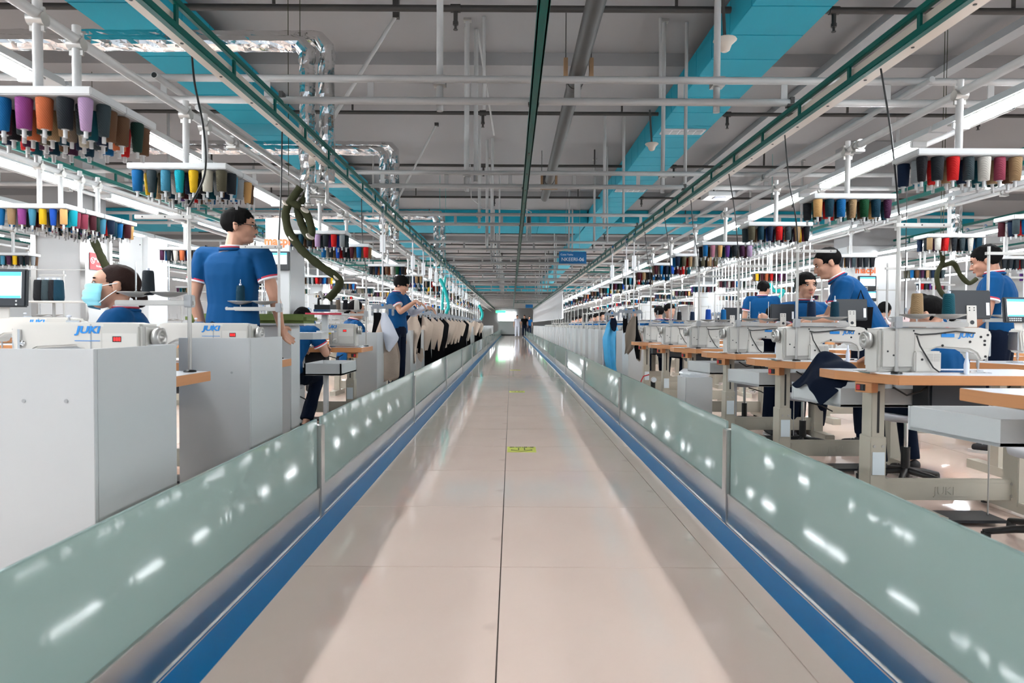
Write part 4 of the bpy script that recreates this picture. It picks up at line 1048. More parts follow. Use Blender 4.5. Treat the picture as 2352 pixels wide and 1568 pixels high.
# ---------------- right aisle side
RY = [2.07, 3.26, 4.45, 5.63, 6.85, 8.05, 9.25]
for i, y in enumerate(RY):
    w_ = ['nearest, cut off by the photo edge', 'under the largest machine', 'with the navy cloth heaped in front', 'behind the navy cloth table', 'under the royal blue cone', 'under the black cone', 'with the orange cone'][i]
    table('orange edged white table at right, '+w_, 1.76, y, False, True, 'orange edged sewing tables')
    if i > 0:
        machine('cream sewing machine seen from behind on the right, %s from the camera' % nth(i-1), 1.84, y+.20, .764, True, True, 'sewing machines')
        stand('thread stand with two dishes at the back of the right table, %s from the camera' % nth(i-1), 1.955, y+.12, False, True, 'thread stands')
        zt = 1.56
        cable('thin black power cable dropping to the right thread stand, %s from the camera' % nth(i-1), [(1.87, y+.16, 2.31), (1.90+.02*(i % 2), y+.15, 2.0), (1.94, y+.13, 1.75), (1.955, y+.12, zt)], .0045)
cz = .76+.25+.0385
for col, i, dx, lab in (('tan', 1, .10, 'large tan thread cone on the nearest right thread stand'), ('teal', 1, .26, 'teal blue thread cone beside the large tan cone'), ('navy', 2, .10, 'navy thread cone in front of the boy with a fringe'),
                        ('petrol', 2, .26, 'dark petrol thread cone on the second right stand, before the bending man'), ('royal blue', 4, .10, 'royal blue thread cone on the fourth right stand'), ('blue', 4, .26, 'bright blue thread cone right of the royal blue cone'),
                        ('black', 5, .10, 'black thread cone on the fifth right stand'), ('navy', 5, .26, 'navy thread cone beside the black cone')):
    table_cone(lab, col, 1.955+dx, RY[i]+.12, cz)
table_cone('orange thread cone standing on the last clear right table', 'orange', 1.80+.12, RY[6]+.38, .761, 1.1)
table_cone('slate thread cone behind the orange cone', 'slate', 2.03, RY[6]+.45, .761, 1.1)
tablet('black back of a touch panel above the nearest right machine', 2.38, RY[1]+.20, 1.04, PI, .08); tablet('tilted black touch panel back over the second right machine', 2.37, RY[2]+.20, 1.04, PI-.12, .1)
tablet('black touch panel hiding the face of the bowed worker', 2.37, RY[3]+.20, 1.04, PI, .06); tablet('black touch panel back over the fourth right machine', 2.33, RY[4]+.2, 1.04, PI)
tablet('black touch panel standing on the table beside the orange cone', 2.22, RY[5]+.50, .81, PI+.1)
for i, y in enumerate((2.44, 3.63, 4.83, 6.03)):
    tray(['large white fabric tray at the right edge of the photo', 'white fabric tray under the navy cloth', 'white fabric tray under the third right table', 'white fabric tray beside the plastic bag'][i], 1.71, y, False, .66, legs=i > 0)
for i, (x, y) in enumerate(((2.45, 2.98), (2.5, 4.2), (2.35, 5.35), (2.3, 6.55))): stool('grey seated stool between the right tables, %s from the camera' % nth(i), x, y)
# small white bottle pins on tables
for i, (k, x) in enumerate(((1, 2.30), (2, 2.30), (3, 2.28))):
    y = RY[k]+.10; o = obj('oil_bottle', MB().lathe([(.012, 0), (.013, .05), (.006, .085), (.005, .11), (.0, .112)], M_whitecloth, 12), None, (x, y, .7605)); tag(o, 'slim white nozzle bottle on the %s clear right table' % nth(k), 'bottle')
# panels and tables farther on the right
NG = 0
for i in range(38):
    y = 10.25+1.2*i
    g_ = obj('machine_guard', GD, None, (1.80, y, 0)); tag(g_, 'white machine guard panel on the right side, %s of the receding line' % nth(i), 'cabinet', 'white guard panels down the right side')
    if i < 34:
        table('distant sewing table on the right side, %s of the receding line' % nth(i), 1.83, y+.05, False, False, 'distant sewing tables down the right side')
        if i < 24: machine('distant sewing machine on the right side, %s of the receding line' % nth(i), 1.9, y+.3, .762, True, False, 'distant sewing machines down the right side')
        if i < 20: stand('distant thread stand on the right side, %s of the receding line' % nth(i), 2.0, y+.2, False, False, 'distant thread stands down the right side')
# ---------------- left aisle side
LX = -1.5
guard('nearest white machine guard cabinet filling the left foreground', LX+.02, 2.36, True, .58, .66)
guard('second white machine guard panel at left, with two screw holes', LX+.02, 3.76, True, .54, .40, .915)
guard('white machine guard panel at left behind the third machine', LX+.02, 7.32, True, .54, .33)
LY = [2.78, 4.0, 6.66]
for i, y in enumerate(LY):
    table('white sewing table with orange edge on the left side, %s from the camera' % nth(i), LX, y, True, True, 'orange edged sewing tables', cut=False)
    machine(['large cream sewing machine at the left edge of the photo, above the nearest guard', 'cream sewing machine in front of the standing man at left', 'cream sewing machine with a yellow sticker at the third left table'][i], [-1.565, -1.565, -1.555][i], [2.96, 4.15, 6.84][i], .768, False, True, 'sewing machines')
    sx, sy = [(-1.57, 3.25), (-1.57, 4.5), (-1.55, 7.1)][i]
    stand(['thread stand with a black cone at the nearest left table', 'thread stand with a petrol cone in front of the standing man', 'thread stand with a white cone at the third left table'][i], sx, sy, True, True, 'thread stands', az=.335)
zz = .76+.335+.0385
table_cone('tall black thread cone beside the masked woman', 'charcoal', -1.57-.20, 3.25, zz); table_cone('black petrol cone before the blue shirt of the standing man', 'petrol', -1.57-.26, 4.5, zz)
table_cone('white thread cone in front of the woman with a bun', 'white', -1.55-.10, 7.1, zz); table_cone('brown thread cone left of the white cone', 'taupe', -1.55-.30, 7.1, zz); table_cone('black thread cone between the brown and white cones', 'black', -1.55-.22, 7.1, zz)
cable('black power cable sagging from the left teal rail to the nearest left stand', [PX(440, 112, 3.6), PX(447, 190, 3.55), PX(468, 300, 3.45), PX(470, 400, 3.4), (-1.57, 3.25, 1.56)], .0055)
cable('straight black cable down to the second left stand', [PX(648, 300, 4.6), PX(646, 420, 4.55), (-1.57, 4.5, 1.56)], .005)
cable('black cable hanging from the left rail to the third left stand', [PX(830, 420, 7.2), PX(832, 540, 7.15), (-1.55, 7.1, 1.56)], .005)
st_ = obj('warning_sticker', MB().box(-.045, .045, -.001, 0, -.012, .012, mat('yellow_label', (.75, .55, .03), .4))); st_.location = (-1.88, 6.776, .905); tag(st_, 'yellow warning sticker on the third left machine', 'sticker')
tablet('black touch panel with lit screen at the left edge of the photo', -2.26, 2.95, 1.065, .0, -.05, True, 1.12)
tray('white fabric tray on a leg beside the seated woman in red sandals', -1.445, 5.65, True, .66, .315, .55, .0)
for i in range(38):
    y = 8.55+1.2*i
    if i != 0:
        g_ = obj('machine_guard', GD, None, (LX+.02, y, 0)); g_.scale.x = -1; tag(g_, 'white machine guard panel on the left side, %s of the receding line' % nth(i-1), 'cabinet', 'white guard panels down the left side')
    if i < 34:
        table('distant sewing table on the left side, %s of the receding line' % nth(i), LX-.03, y+.62, True, False, 'distant sewing tables down the left side')
        if i < 24: machine('distant sewing machine on the left side, %s of the receding line' % nth(i), -1.62, y+.85, .762, False, False, 'distant sewing machines down the left side')
        if i < 20: stand('distant thread stand on the left side, %s of the receding line' % nth(i), -1.62, y+1.05, True, False, 'distant thread stands down the left side')
# ---------------- inner rows
def inner(side, x0, ys, mirror, nm, wheel, det=2):
    for i, y in enumerate(ys):
        xa, xb = (x0-1.12, x0) if mirror else (x0, x0+1.12)
        if any(xa < px_+.5 and xb > px_-.5 and y < py_+.7 and y+.6 > py_-.1 for px_, py_ in ((6.0, 11.0), (-6.1, 9.0), (-6, 20), (6, 20), (-6, 29), (6, 29), (-6, 38), (6, 38), (-5.2, 8.4), (4.3, 8.0))): continue
        q = '%s of the %s' % (nth(i), nm)
        table('white sewing table, '+q, x0, y, mirror, False, 'tables of the '+nm); machine('cream sewing machine, '+q, wheel, y+.22, .762, False, i < det, 'machines of the '+nm)
        stand('thread stand, '+q, x0+(-.2 if mirror else .2), y+.45, mirror, False, 'thread stands of the '+nm)
inner('R', 3.12, [4.2+1.25*i for i in range(22)], False, 'second right row', 3.95)
inner('R', 4.95, [5.2+1.25*i for i in range(20)], False, 'third right row', 5.7, 0)
inner('R', 7.1, [7.2+1.3*i for i in range(14)], False, 'fourth right row', 7.9, 0)
inner('L', -3.15, [7.6+1.25*i for i in range(18)], True, 'second left row', -3.3, 0)
inner('L', -4.7, [5.6+1.25*i for i in range(20)], True, 'third left row', -4.9, 0)
inner('L', -7.0, [7.6+1.3*i for i in range(14)], True, 'fourth left row', -7.2, 0)
tablet('black touch panel with lit screen at the right edge, behind the nearest right machine', 3.32, 4.35, 1.03, .1, -.1, True, 1.1)
# tall machine behind the masked woman
table('white table under the special machine left of the masked woman', -2.75, 4.35, True, True, 'orange edged sewing tables', cut=False)
mm = machine('cream sewing machine with orange knob, behind the left touch panel', -2.92, 4.55, .80, False, True)
obj('riser', MB().box(-.5, -.05, -.07, .07, -.04, .0, M_mach, ch=.004), mm)
obj('orange_knob', MB().lathe([(.0, -.078), (.02, -.075), (.024, -.065), (.0, -.06)], M_orange, 12, (-.28, 0, .15), 'y', False), mm)
for i, (px, w_) in enumerate(((108, 'slate'), (124, 'black'), (135, 'petrol'), (90, 'black'))):
    x, z = W(px, 690, 4.75); table_cone('%s thread cone %s on the plate behind the left machine' % (w_, ['at centre', 'at right centre', 'at far right', 'at far left'][i]), w_, x, 4.75, 1.15, 1.25)
o = tag(obj('cone_shelf', MB().box(-.30, .30, -.07, .07, -.012, 0, M_mach, ch=.003).cyl((0, .03, -.39), (0, .03, -.01), .01, M_alu, 8)), 'cream shelf plate carrying four dark cones', 'shelf'); o.location = (-3.28, 4.75, 1.15)
obj('comb_bar', MB().box(-.2, .25, -.004, .004, .22, .226, M_alu).cyl((-.2, 0, 0), (-.2, 0, .23), .005, M_alu, 6), o)
# ---------------- spool racks
def R_(side, x, y, front, det=True, s=(), seed=None, ncol=7, desc=None):
    k = len([1 for q in RACKS if q[0] == side]); RACKS.append((side, y))
    nm = desc or '%s rack of the %s' % (nth(k), side)
    rack('white overhead rack of thread cones, '+nm, x, y, front, det, seed or int(y*100+x*10), ordn=nm, side=s, sc=(-1 if x < 0 else 1))
RACKS = []
n1 = 'left aisle line'
R_(n1, -1.785, 2.42, ['tan', 'teal', 'blue', 'magenta', 'orange', 'charcoal', 'lilac'], 2, ('lilac', 'slate', 'brown')); R_(n1, -1.785, 2.645, ['navy', 'plum', 'olive', 'petrol', 'cream', 'navy', 'brown'], 2, ('brown', 'dark green', 'brown'))
R_(n1, -1.785, 3.56, ['blue', 'slate', 'sky blue', 'turquoise', 'yellow', 'cream', 'olive'], 2, ('olive', 'charcoal', 'sky blue')); R_(n1, -1.785, 3.785, ['tan', 'petrol', 'burgundy', 'black', 'teal', 'navy', 'grey'], 2, ('grey', 'peach', 'brown'))
R_(n1, -1.785, 6.1, ['navy', 'petrol', 'charcoal', 'lilac', 'charcoal', 'red', 'grey'], True, ('grey', 'slate', 'charcoal')); R_(n1, -1.785, 7.1, ['blue', 'charcoal', 'royal blue', 'black', 'burgundy', 'blue', 'red'], True, ('red', 'tan', 'plum'))
R_(n1, -1.785, 9.5, ['black', 'navy', 'teal', 'brown', 'white', 'forest green', 'black']); R_(n1, -1.785, 11.4, ['black', 'charcoal', 'black', 'charcoal', 'slate', 'tan', 'tan'])
n2 = 'right aisle line'
R_(n2, 2.195, 3.19, ['black', 'charcoal', 'red', 'slate', 'white', 'rose', 'tan'], 2, ('black', 'grey', 'navy')); R_(n2, 2.195, 4.28, ['peach', 'petrol', 'blue', 'tan', 'forest green', 'petrol', 'plum'], 2, ('peach', 'dark green', 'charcoal'))
R_(n2, 2.195, 5.46, ['olive', 'petrol', 'navy', 'red', 'slate', 'tan', 'black'], True, ('olive', 'charcoal', 'slate')); R_(n2, 2.195, 6.77, ['blue', 'pink', 'peach', 'purple', 'charcoal', 'plum', 'lilac'], True, ('blue', 'grey', 'black'))
R_(n2, 2.195, 7.9, ['navy', 'olive', 'tan', 'white', 'olive', 'tan', 'olive'], True, ('navy', 'navy', 'blue')); R_(n2, 2.195, 9.1, ['burgundy', 'blue', 'navy', 'royal blue', 'burgundy', 'red', 'teal']); R_(n2, 2.195, 10.3, ['burgundy', 'tan', 'black', 'blue', 'navy', 'blue', 'petrol'])
n3 = 'second left line'
R_(n3, -3.465, 4.80, ['blue', 'tan', 'magenta', 'sky blue', 'yellow', 'royal blue', 'peach'], True, ('peach', 'turquoise', 'rose')); R_(n3, -3.465, 5.03, ['navy', 'olive', 'brown', 'teal', 'orange', 'teal', 'rose'], True, ('rose', 'burgundy', 'dark green'))
R_(n3, -3.465, 5.26, None, True, ('sky blue', 'navy', 'petrol')); R_(n3, -3.465, 5.49, None, True, ('blue', 'burgundy', 'peach'))
R_(n3, -3.72, 7.5, ['plum', 'charcoal', 'white', 'orange', 'blue', 'charcoal', 'tan'], True)
n4 = 'second right line'
R_(n4, 4.05, 5.04, ['slate', 'blue', 'grey', 'petrol', 'tan', 'black', 'grey']); R_(n4, 4.06, 6.1, ['tan', 'white', 'red', 'charcoal', 'slate', 'white', 'petrol'], True, ('tan', 'charcoal', 'navy'))
R_(n4, 4.06, 10.4, ['yellow', 'burgundy', 'orange', 'red', 'burgundy', 'magenta', 'plum'], True)
R_(n4, 4.06, 7.9, ['black', 'charcoal', 'black', 'slate', 'black', 'charcoal', 'black'], True); R_(n4, 6.0, 8.0, ['charcoal']*7, True)
R_('third left line', -6.2, 8.2, ['tan', 'rose', 'sky blue', 'plum', 'yellow', 'charcoal', 'black'], True); R_('third left line', -6.2, 10.5, None)
for i in range(16): R_(n1, -1.785, 12.7+1.6*i, None, False)
for i in range(16): R_(n2, 2.195, 11.5+1.6*i, None, False)
for i in range(12): R_(n3, -3.465, 10+1.8*i, None, False)
for i in range(12): R_(n4, 4.06, 12.2+1.8*i, None, False)
for i in range(9): R_('third left line', -5.1, 9.2+2.2*i, None, False)
for i in range(9): R_('third right line', 6.0, 9.6+2.2*i, None, False)
for i in range(6): R_('fourth right line', 8.0, 10+2.6*i, None, False)
for i in range(6): R_('fourth left line', -7.6, 10.4+2.6*i, None, False)
# ---------------- foil pipes
def foil(lab, Y, x, zt, zb, xl):
    t = thing('foil_pipe', lab, 'pipe', (x, Y, zb)); t_ = zt-zb
    import mathutils.noise as nz
    def fp(pts, r):
        P_ = [];
        for i in range(len(pts)-1):
            a = Vector(pts[i]); b = Vector(pts[i+1]); n = max(1, int((b-a).length/.055))
            for k in range(n): P_.append(a.lerp(b, k/n))
        P_.append(Vector(pts[-1])); rs = [r*(1+.10*nz.noise(Vector((q.x*9, q.y*9+r*50, q.z*9)))) for q in P_]
        m = MB(); m.tube(P_, rs, M_foil, 14); m.s = [False]*len(m.s)
        vs = []
        for i, v in enumerate(m.v): q = Vector(v); vs.append(tuple(q+Vector((1, 1, 1))*nz.noise(q*22)*.013))
        m.v = vs; return m
    obj('front_pipe', fp([(xl-x, 0, t_), (-.06, 0, t_), (-.0, 0, t_-.07), (0, 0, .0)], .064), t)
    obj('rear_pipe', fp([(xl-x, .14, t_+.10), (.05, .14, t_+.10), (.12, .14, t_+.02), (.12, .14, .04)], .064), t)
    for z_ in (.5, .9): obj('band', MB().cyl((0, 0, z_), (0, 0, z_+.012), .064, M_chrome, 14), t)
    v = MB(); v.cyl((0, 0, 0), (0, 0, -.16), .022, M_foil, 10); v.cyl((.0, 0, -.10), (.13, .05, -.10), .016, M_alu, 8); v.cyl((.12, .14, .04), (.12, .14, -.14), .016, M_alu, 8); v.ball((0, 0, -.18), .03, M_alu, 10, 8); v.cyl((-.05, 0, -.18), (.05, 0, -.18), .01, M_chrome, 8); obj('valve', v, t)
foil('shiny foil wrapped pipes bending down at left, nearest of three', 5.5, -1.68, 3.28, 2.15, -8)
foil('shiny foil wrapped pipes bending down behind the first, second of three', 9.3, -1.78, 3.40, 2.15, -5.7)
foil('shiny foil wrapped pipes near the cross duct, farthest of three', 15.0, -1.70, 3.40, 2.3, -8)
foil('foil wrapped pipes dropping beyond the right spool racks', 8.4, 5.55, 2.95, 2.0, 9)
t = thing('heat_box', 'grey foil covered box at the upper left corner', 'box', (-6.3, 5.6, 2.7)); obj('box', MB().box(-.25, .35, 0, .3, 0, .62, M_grey, ch=.01), t); obj('foil_cap', MB().box(-.26, .36, -.005, .31, .62, .70, M_foil, ch=.02), t)
# ---------------- steam iron station
def hose(lab, pts, Y, r=.024, m=M_khaki):
    P_ = []
    pp = [PX(a, b, Y+c) for a, b, c in pts]
    for i in range(len(pp)-1):
        a = pp[max(i-1, 0)]; b = pp[i]; c = pp[i+1]; d = pp[min(i+2, len(pp)-1)]
        for k in range(6):
            u = k/6; P_.append(.5*((2*b)+(c-a)*u+(2*a-5*b+4*c-d)*u*u+(3*b-a-3*c+d)*u**3))
    P_.append(pp[-1]); import mathutils.noise as nz
    rs = [r*(1+.16*nz.noise(q*14)+.1*nz.noise(q*40)) for q in P_]
    o = obj('steam_hose', MB().tube([q-P_[0] for q in P_], rs, m, 12), None, P_[0]); tag(o, lab, 'hose')
    obj('hanging_cord', MB().cyl((0, 0, 0), (0, 0, ZC-P_[0].z), .003, m, 5), o); return o
h1 = hose('long olive canvas steam hose sagging down to the iron', [(690, 430, 0), (672, 455, 0), (660, 475, 0), (656, 494, 0), (661, 525, 0), (672, 546, 0), (697, 578, 0), (730, 606, 0), (757, 624, 0), (774, 636, 0), (780, 650, 0), (772, 667, 0), (754, 686, 0)], 5.5, .034)
h2 = hose('olive canvas hose doubled into a loop below the foil pipes', [(663, 462, 0), (680, 470, 0), (697, 480, .03), (710, 505, .03), (716, 530, .03), (712, 545, .03), (700, 530, .06), (690, 505, .06), (684, 480, .06), (700, 455, .06), (708, 440, .06)], 5.5, .032)
for o, pp in ((h1, ((657, 466), (672, 547), (775, 637))), (h2, ((700, 482), (712, 543)))):
    for a, b in pp: obj('tie', MB().lathe([(.034, -.006), (.038, 0), (.034, .006)], M_cream, 12), o, PX(a, b, 5.49)-o.location, (.4, .7, 0))
t = thing('steam_iron', 'black steam iron resting on a white post shelf', 'iron', tuple(PX(748, 716, 5.6)))
obj('sole_plate', MB().prism([(-.09, -.04), (.05, -.04), (.10, 0), (.05, .04), (-.09, .04)], 0, .02, M_chrome), t); obj('body', MB().prism([(-.085, -.036), (.045, -.036), (.09, 0), (.045, .036), (-.085, .036)], .02, .06, M_black), t)
obj('handle', MB().tube([(-.06, 0, .06), (-.06, 0, .11), (.0, 0, .125), (.05, 0, .11), (.05, 0, .06)], .012, M_black, 8), t); obj('nozzle', MB().cyl((-.02, 0, .10), (-.05, .0, .17), .014, M_alu, 8), t)
p = PX(747, 718, 5.6)
t = thing('iron_post', 'white post with a small flat shelf carrying the iron', 'stand', (p.x, 5.6, 0)); obj('post', MB().box(-.024, .024, -.02, .02, .94, p.z-.016, M_white, ch=.003), t); obj('shelf', MB().box(-.14, .16, -.09, .12, p.z-.016, p.z-.004, M_white, ch=.003), t); obj('edge_strip', MB().box(-.14, .16, -.094, -.09, p.z-.018, p.z-.002, M_trimr), t); obj('foot', MB().box(-.06, .06, -.05, .05, .925, .94, M_white), t)
t = thing('ironing_board', 'long ironing board with olive green padded cover behind the standing man', 'ironing board', (-1.95, 5.0, 0))
obj('pad', MB().box(-.50, .41, -.02, .30, 1.0, 1.07, M_green, ch=.022), t); obj('board', MB().box(-.48, .39, 0, .28, .985, 1.0, M_white), t); obj('cabinet', MB().box(-.35, .28, .04, .26, .0, .985, M_white, ch=.006), t)
obj('suction_arm', MB().lathe([(.0, 0), (.02, 0), (.02, .05), (.0, .05)], M_alu, 10, (.1, .1, 1.07), 'z'), t)
t = thing('press_table', 'pale grey curved deck in front of the ironing board', 'table', (-1.92, 5.38, 0)); b = MB(); b.prism([(-.1, .0), (.20, .0), (.31, .02), (.36, .08), (.36, .30), (-.1, .30)], .87, .925, M_white); obj('deck', b, t); obj('leg', MB().box(-.09, -.01, .1, .2, 0, .87, M_white), t)
# macpi machines
def press(lab, px0, px1, pyt, Y, tpx, tpy, scr, dep=.45):
    x0, zt = W(px0, pyt, Y); x1, _ = W(px1, pyt, Y); cx = (x0+x1)/2; hw = (x1-x0)/2
    t = thing('press_machine', lab, 'machine', (cx, Y, 0)); obj('cabinet', MB().box(-hw, hw, 0, dep, 0, zt, M_white, ch=.006), t)
    tx, tz = W(tpx, tpy, Y); obj('lettering', text_mesh('macpi', M_orange, .105, .001, bold=.0035), t, (tx-cx, -.001, tz), (PI/2, 0, 0))
    for a, b, c, d in scr:
        sx, sz = W((a+b)/2, d, Y); w_ = (b-a)/2*Y/F; h_ = (d-c)*Y/F
        s_ = obj('screen_case', MB().box(-w_, w_, -.03, -.001, 0, h_, M_black, ch=.004), t, (sx-cx, 0, sz)); obj('screen', MB().box(-w_*.84, w_*.84, -.032, -.029, h_*.32, h_*.92, M_screen).box(-w_*.84, w_*.84, -.0325, -.0315, h_*.8, h_*.92, M_screenblue), s_)
        k = MB()
        for i in range(7):
            for j in range(2): k.box(-w_*.85+i*w_*.13, -w_*.85+i*w_*.13+w_*.08, -.032, -.030, h_*.06+j*h_*.12, h_*.13+j*h_*.12, M_white)
        tag(obj('keys', k, s_), kind='stuff')
    return t
press('white press machine with orange lettering and a screen, right of the standing man', 609, 666, 500, 6.3, 637, 554, [(608, 666, 578, 621)])
press('white press machine with orange lettering in front of the right pillar', 1962, 2010, 580, 8.0, 1988, 621, [(1969, 2010, 634, 667), (1985, 2010, 668, 692)])
# pillars
def pillar(lab, x, y, w_, d, sgn):
    t = thing('pillar', lab, 'pillar', (x, y, 0)); t['kind'] = 'structure'
    obj('shaft', MB().box(-w_/2+.02, w_/2-.02, .02, d-.02, 0, ZC-.16, M_conc), t)
    for a, b, c, e in ((-w_/2, w_/2, 0, .02), (-w_/2, w_/2, d-.02, d), (-w_/2, -w_/2+.02, .02, d-.02), (w_/2-.02, w_/2, .02, d-.02)): obj('cladding_panel', MB().box(a, b, c, e, 0, 2.32, M_white), t)
    for a in (-1, 1):
        for yy in (0, d): obj('corner_strip', MB().box(a*w_/2-.035, a*w_/2+.035, yy-.03, yy+.03, 0, 2.32, M_steel), t)
    return t
x0, _ = W(1952, 600, 11.0); x1, _ = W(2063, 600, 11.0); pillar('square pillar with white cladding and concrete top at right', (x0+x1)/2, 11.0, x1-x0, .62, 1)
x0, _ = W(80, 600, 9.0); x1, _ = W(193, 600, 9.0); pillar('square pillar with white cladding and steel corners at left', (x0+x1)/2, 9.0, x1-x0, .55, -1)
for i, (x, y) in enumerate(((-6, 20), (6.0, 20), (-6, 29), (6.0, 29), (-6, 38), (6, 38))): pillar('distant square white pillar, %s of the far ones' % nth(i), x, y, .7, .6, 1)
def nosmoke(lab, x, y, z, rz, s=1.0):
    t = thing('warning_sign', lab, 'sign', (x, y, z), rz); t.scale = (s, s, s)
    obj('plate', MB().box(-.17, .17, -.006, 0, -.115, .115, M_red, ch=.002), t); obj('lettering', text_mesh('严禁烟火', M_txt, .062, .0005, bold=.0006), t, (.045, -.007, .018), (PI/2, 0, 0)); obj('small_lettering', text_mesh('No Burning', M_txt, .034, .0005, bold=.001), t, (.045, -.007, -.06), (PI/2, 0, 0))
    b = MB(); b.tube([(-.115+.042*math.cos(a), -.008, .01+.042*math.sin(a)) for a in [2*PI*i/20 for i in range(21)]], .004, M_txt, 6, False); b.cyl((-.145, -.008, .04), (-.087, -.008, -.02), .004, M_txt, 6); b.prism([(-.118, -.015), (-.112, -.015), (-.107, .01), (-.115, .035), (-.122, .01)], -.009, -.006, M_txt, 'y'); obj('emblem', b, t)
xe = W(193, 600, 9.0)[0]
nosmoke('red no burning sign on the side of the left pillar', xe+.012, 9.27, W(218, 601, 9.25)[1], PI/2)
nosmoke('red no burning sign on the left face of the right pillar', W(1952, 600, 11)[0]-.012, 11.3, W(1930, 607, 11.3)[1], -PI/2, 1.2)
x0, zt = W(272, 543, 8.6); x1, _ = W(338, 543, 8.6)
t = thing('tall_cabinet', 'plain white tall cabinet behind the masked woman', 'cabinet', ((x0+x1)/2, 8.6, 0)); hw = (x1-x0)/2; obj('carcass', MB().box(-hw, hw, 0.02, .5, 0, zt, M_white, ch=.004), t); obj('door', MB().box(-hw+.006, hw*.6, 0, .019, .05, zt-.02, M_white, ch=.002), t)
for zz_ in (1.3, 2.0): obj('hinge_screw', MB().cyl((hw*.5, 0, zz_), (hw*.5, -.003, zz_), .008, M_black, 8), t)
hose('olive canvas hose hanging beside the red sign at left', [(215, 550, 0), (228, 580, 0), (240, 605, 0), (256, 635, 0), (262, 660, .05)], 8.2, .045)
hose('olive canvas hose loop hanging among the right back racks', [(2160, 560, 0), (2165, 600, 0), (2152, 630, 0), (2158, 665, 0), (2178, 690, 0)], 6.4, .022)
hose('olive canvas hose arching right of the first at the back right', [(2165, 610, 0), (2190, 605, 0), (2205, 630, 0), (2225, 650, 0), (2243, 640, 0)], 6.4, .022)
hose('aqua hose hanging among the left racks', [(1010, 640, 0), (1020, 660, 0), (1030, 700, 0), (1024, 720, 0)], 14.0, .035, M_aqua); hose('aqua hose hanging beyond the white rods at right', [(1770, 650, 0), (1778, 668, 0), (1800, 668, 0), (1788, 690, 0), (1785, 715, 0)], 12.5, .035, M_aqua)
hose('second aqua hose curling at the far left racks', [(1100, 700, 0), (1108, 720, 0), (1104, 735, 0)], 30.0, .06, M_aqua); hose('long aqua hose beside the left garments', [(1023, 635, 0), (1018, 672, 0), (1016, 712, 0)], 14.6, .03, M_aqua)
# overhead blue signs
def sign(lab, px0, py0, px1, py1, Y, txt, small):
    x0, z0 = W(px0, py1, Y); x1, z1 = W(px1, py0, Y); t = thing('hanging_sign', lab, 'sign', ((x0+x1)/2, Y, (z0+z1)/2)); hw = (x1-x0)/2; hh = (z1-z0)/2
    obj('plate', MB().box(-hw, hw, 0, .02, -hh, hh, M_blue, ch=.002), t)
    if txt: obj('lettering', text_mesh(txt, M_txt, hh*.84, .001, bold=.0002), t, (0, -.002, -hh*.32), (PI/2, 0, 0)); obj('small_lettering', text_mesh(small, M_txt, hh*.42, .001), t, (-hh*1.0, -.002, hh*.5), (PI/2, 0, 0))
    for s in (-1, 1): obj('wire', MB().cyl((s*hw*.5, .01, hh), (s*hw*.5, .01, ZC-(z0+z1)/2), .004, M_alu, 5), t)
sign('blue hanging sign reading NKEERI-06 over the right of the aisle', 1284, 578, 1347, 605, 15.65, 'NKEERI-06', 'Cutte Yashu')
sign('small blue hanging sign far down the aisle', 1207, 699, 1224, 707, 35.14, '', '')
# emergency lamp, ceiling box
x, z = W(1655, 447, 7.4); t = thing('ceiling_box', 'flat white lamp box under the right teal rail', 'lamp', (x, 7.4, z)); obj('housing', MB().box(-.15, .15, -.05, .25, -.02, .03, M_white, ch=.004), t); obj('lens', MB().box(-.06, .06, .0, .12, -.026, -.02, M_whitecloth), t); obj('strap', MB().box(-.01, .01, .1, .12, .03, .25, M_alu), t)
# hanging pendant near the centre rail
t = thing('cable_bundle', 'small bundle of cables and tubes hanging by the centre rail', 'cable', tuple(PX(1215, 505, 11.0))); obj('plug', MB().cyl((0, 0, .05), (0, 0, -.05), .035, M_darkpipe, 10), t)
for k in range(4): obj('strand', MB().tube([(0.01*k, 0, -.04), (.02*k-.03, .0, -.16), (.03*k-.06, 0, -.30)], .009, M_pipe, 6), t)
obj('feed', MB().tube([(0, 0, .05), (.04, 0, .13), (-.05, 0, .17), (-.75, 0, .18), (-.95, .0, .35), (-.97, 0, .9)], .008, M_pipe, 6), t)
# ================================================================ GARMENTS
big = lambda w_, top, bot, m, f=2.5, a=.02, yo=0, dx=0: ([(0, dx-w_*.45, dx+w_*.45), (-.15*(top-bot), dx-w_*.5, dx+w_*.5), (-.6*(top-bot), dx-w_*.42, dx+w_*.55), (-(top-bot), dx-w_*.38, dx+w_*.30)], m, f, a, yo)
carrier('nearest clip hanger at left with black, beige and white cloth pieces', -1.50, 7.75, 2.29, 1.20, .05, [
    ([(0, -.10, -.02), (-.10, -.10, .05), (-.28, -.13, .04), (-.38, -.14, -.10)], M_blackcloth, 1.5, .02, -.03),
    ([(.0, .0, .05), (-.12, -.02, .12), (-.30, .02, .20), (-.44, .05, .10)], M_whitecloth, 1.5, .012, -.07),
    ([(-.08, -.02, .08), (-.22, -.07, .12), (-.42, -.13, .17), (-.62, -.11, .20), (-.76, -.06, .19), (-.82, -.04, -.01)], M_linen, 2.5, .022, -.045),
    ([(-.3, .05, .16), (-.5, .04, .2), (-.76, .06, .19), (-.80, .08, .12)], M_linen, 1.5, .02, .02),
    ([(-.55, -.14, -.05), (-.66, -.13, -.04), (-.72, -.10, -.07)], M_navy, 1.0, .01, .01)])
